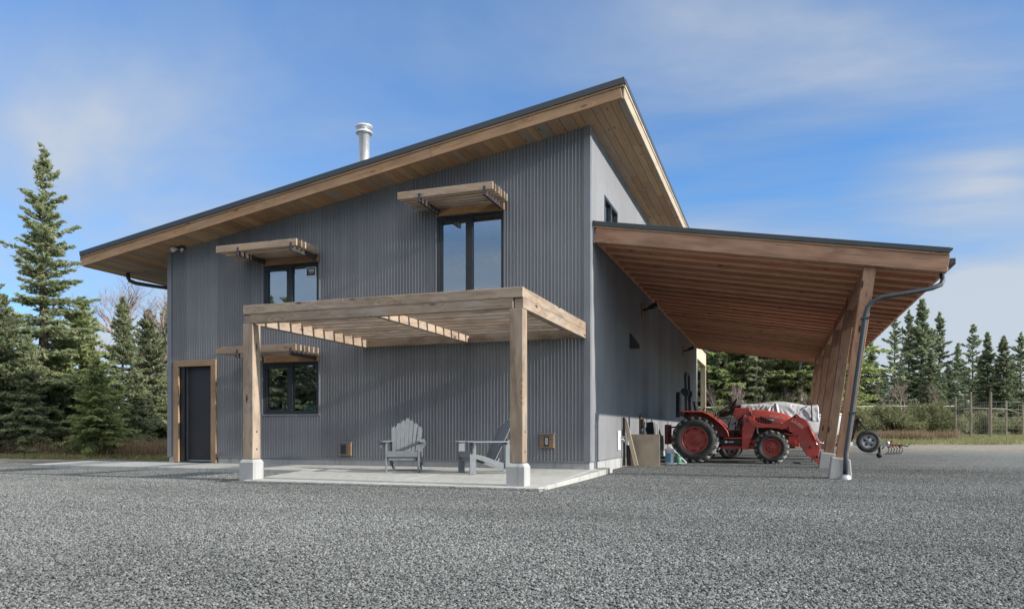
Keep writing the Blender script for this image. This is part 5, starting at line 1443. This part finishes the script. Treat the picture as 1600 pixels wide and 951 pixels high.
for i, (px, d, s, lb) in enumerate([(1345, 40., .95, 'green shrub right behind the leaning posts'), (1378, 41., 1.0, 'green shrub above the spare wheel'), (1408, 40.5, 1.1, 'rounded green shrub above the red implement'), (1436, 41., 1.15, 'large green shrub in the middle of the hedge row'),
        (1462, 41.5, 1.1, 'green shrub near the left end of the fence posts'), (1482, 42., 1.0, 'green shrub touching the first fence post'), (1545, 46., .95, 'green shrub behind the tallest fence post'), (1520, 48., .9, 'small green shrub behind the second fence post'), (1590, 48., .9, 'green shrub behind the fence at the right edge')]):
    shrub(i % 3, px, d, s, lb, 'shrubs along the far edge of the yard')
for i, (px, d, s, lb) in enumerate([(1105, 38., .9, 'shrub behind the rear timber post'), (1130, 39., 1.0, 'shrub left of the dark tarp peak'), (1165, 41., 1.0, 'shrub showing above the tractor hood'), (1205, 41., 1.05, 'shrub showing above the silver tarp'), (1245, 41., 1.05, 'shrub at the right end of the silver tarp'), (1280, 40., 1.0, 'shrub left of the leaning posts')]):
    shrub(i % 3, px, d, s, lb, 'shrubs behind the boat')

# brush and grass: stuff nobody could count
def blades(name, pts, h0, h1, w, mat, seed, label, cat, lean=.5, seg=2):
    r = np.random.RandomState(seed); n = len(pts)
    hgt_ = r.uniform(h0, h1, n); az = r.uniform(0, 2*PI, n); ln = r.uniform(0, lean, n)
    d = np.stack([np.cos(az), np.sin(az), np.zeros(n)], 1); s = np.stack([-np.sin(az+.7), np.cos(az+.7), np.zeros(n)], 1)
    b = np.array(pts)
    m = b+d*(hgt_*ln*.35)[:, None]+np.array([0, 0, 1.])*(hgt_*.6)[:, None]
    t = b+d*(hgt_*ln)[:, None]+np.array([0, 0, 1.])*(hgt_*(1-.35*ln))[:, None]
    V = np.stack([b-s*w, b+s*w, m+s*w*.8, m-s*w*.8, t+s*w*.15, t-s*w*.15], 1).reshape(-1, 3)
    i = np.arange(n)[:, None]*6
    F = np.concatenate([i+np.array([[0, 1, 2, 3]]), i+np.array([[3, 2, 4, 5]])], 1).reshape(-1, 4)
    o = link_mesh(name, np_mesh(name, V, F, M[mat])); tag(o, label, cat, kind='stuff'); return o
def scatter_px(n, pxa, pxb, da, db, seed, clump=0.):
    r = np.random.RandomState(seed); P = []
    while len(P) < n:
        px = r.uniform(pxa, pxb); d = r.uniform(da, db)
        x, y = at(px, d)
        if clump and (math.sin(x*1.7+seed)+math.sin(y*2.3+x*.9)+r.uniform(-1.4, 1.4)) < clump: continue
        P.append((x, y, gz(x, y)-.02))
    return P
blades('dry_brush', scatter_px(9000, -40, 275, 21.6, 25.5, 51, -.4), .15, .75, .006, 'brush', 52, 'reddish dry brush and dead stems along the foot of the left evergreens', 'brush', .9)
blades('verge_grass', scatter_px(5000, -40, 270, 20.6, 22.4, 53, -.2), .05, .22, .006, 'grass', 54, 'short rough grass between the yard and the left evergreens', 'grass', .9)
blades('dry_bracken', scatter_px(9000, 1300, 1500, 36., 40., 55, -.3), .15, .6, .010, 'brush', 56, 'reddish dead bracken below the hedge beyond the yard', 'bracken', .9)
blades('meadow_grass', scatter_px(26000, 1320, 1700, 30., 47., 57, -.2), .04, .22, .010, 'grass', 58, 'rough pale green grass around the fence posts', 'grass', .9)
blades('wood_edge_brush', scatter_px(8000, 1080, 1330, 34., 42., 59, -.3), .2, .9, .010, 'brush', 60, 'dry brush along the edge of the wood behind the boat', 'brush', .9)
# pale rock at the yard edge
x, y = at(228, 23.6)
rm = MB().lathe((x, y, gz(x, y)-.05), (0,0,1), [(.0, .20), (.09, .19), (.16, .14), (.21, .06), (.22, 0)], 14)
r2 = random.Random(3); rm.v = [(a+r2.uniform(-.02, .02), b+r2.uniform(-.02, .02), c+r2.uniform(-.015, .015)) for a, b, c in rm.v]
tag(rm.build('pale_rock', M['stone'], None), 'pale rounded rock at the yard edge left of the workshop corner', 'rock')

# ------------------------------------------------------------------ fences
fn = thing('wire_fence', (*at(1560, 40.), .4), 'tall deer fence of round wooden posts and wire beyond the grass at the right', 'fence')
def fence():
    ps = []
    for px, top, bot, d, w in [(1493, 620, 683, 40., .085), (1517, 612, 683, 39.5, .085), (1548, 612, 685, 38.5, .09), (1545, 640, 682, 44., .08), (1572, 625, 680, 43., .08), (1598, 634, 681, 42.5, .08), (1635, 612, 685, 38.5, .09)]:
        x, y = at(px, d); z0 = gz(x, y); zt = .70+(674-top)/1167.*d
        beam('post', (x, y, z0-.2), (x, y, zt), w*1.2, w*1.2, M['fencepost'], fn, up=(1,0,0), bevel=.03); ps.append((x, y, zt))
    a, b = ps[0], ps[1]
    x0, y0, z0 = ps[0]; x1, y1, z1 = ps[1]
    MB().tube([(x0, y0, 1.85), (x1, y1, 1.92)], .05, 8).build('brace_rail', M['fencepost'], fn)
    MB().tube([(ps[1][0], ps[1][1], 1.95), (ps[4][0], ps[4][1], 2.0), (ps[5][0], ps[5][1], 1.7)], .04, 8).build('top_rail', M['fencepost'], fn)
    wm = MB()
    chain = [ps[0], ps[1], ps[2], ps[6]]
    for k in range(10):
        for (xa, ya, za), (xb, yb, zb) in zip(chain[:-1], chain[1:]):
            wm.tube([(xa, ya, gz(xa, ya)+.1+k*.2), (xb, yb, gz(xb, yb)+.1+k*.2)], .005, 3, cap=False)
    for (xa, ya, za), (xb, yb, zb) in zip(chain[:-1], chain[1:]):
        nn = 10
        for q in range(1, nn):
            t = q/nn; xx = xa+(xb-xa)*t; yy_ = ya+(yb-ya)*t
            wm.tube([(xx, yy_, gz(xx, yy_)+.1), (xx, yy_, gz(xx, yy_)+1.9)], .004, 3, cap=False)
    wm.build('wire_mesh', M['wire'], fn)
fence()
pf = thing('pole_fence', (*at(1200, 43.), .5), 'low pole fence running along the edge of the wood behind the boat', 'fence')
def pole_fence():
    pts = []
    for px in (1060, 1120, 1180, 1240, 1300, 1370, 1440, 1493):
        x, y = at(px, 42.5); pts.append((x, y))
        MB().tube([(x, y, gz(x, y)-.1), (x, y, gz(x, y)+1.55)], .05, 7).build('post', M['fencepost'], pf)
    for (xa, ya), (xb, yb) in zip(pts[:-1], pts[1:]):
        MB().tube([(xa, ya-.06, gz(xa, ya)+1.75), (xb, yb-.06, gz(xb, yb)+1.75)], .035, 7).build('rail', M['palebark'], pf)
pole_fence()

# fix parts whose parent carries its own transform: keep sub-parts in place
bpy.context.view_layer.update()
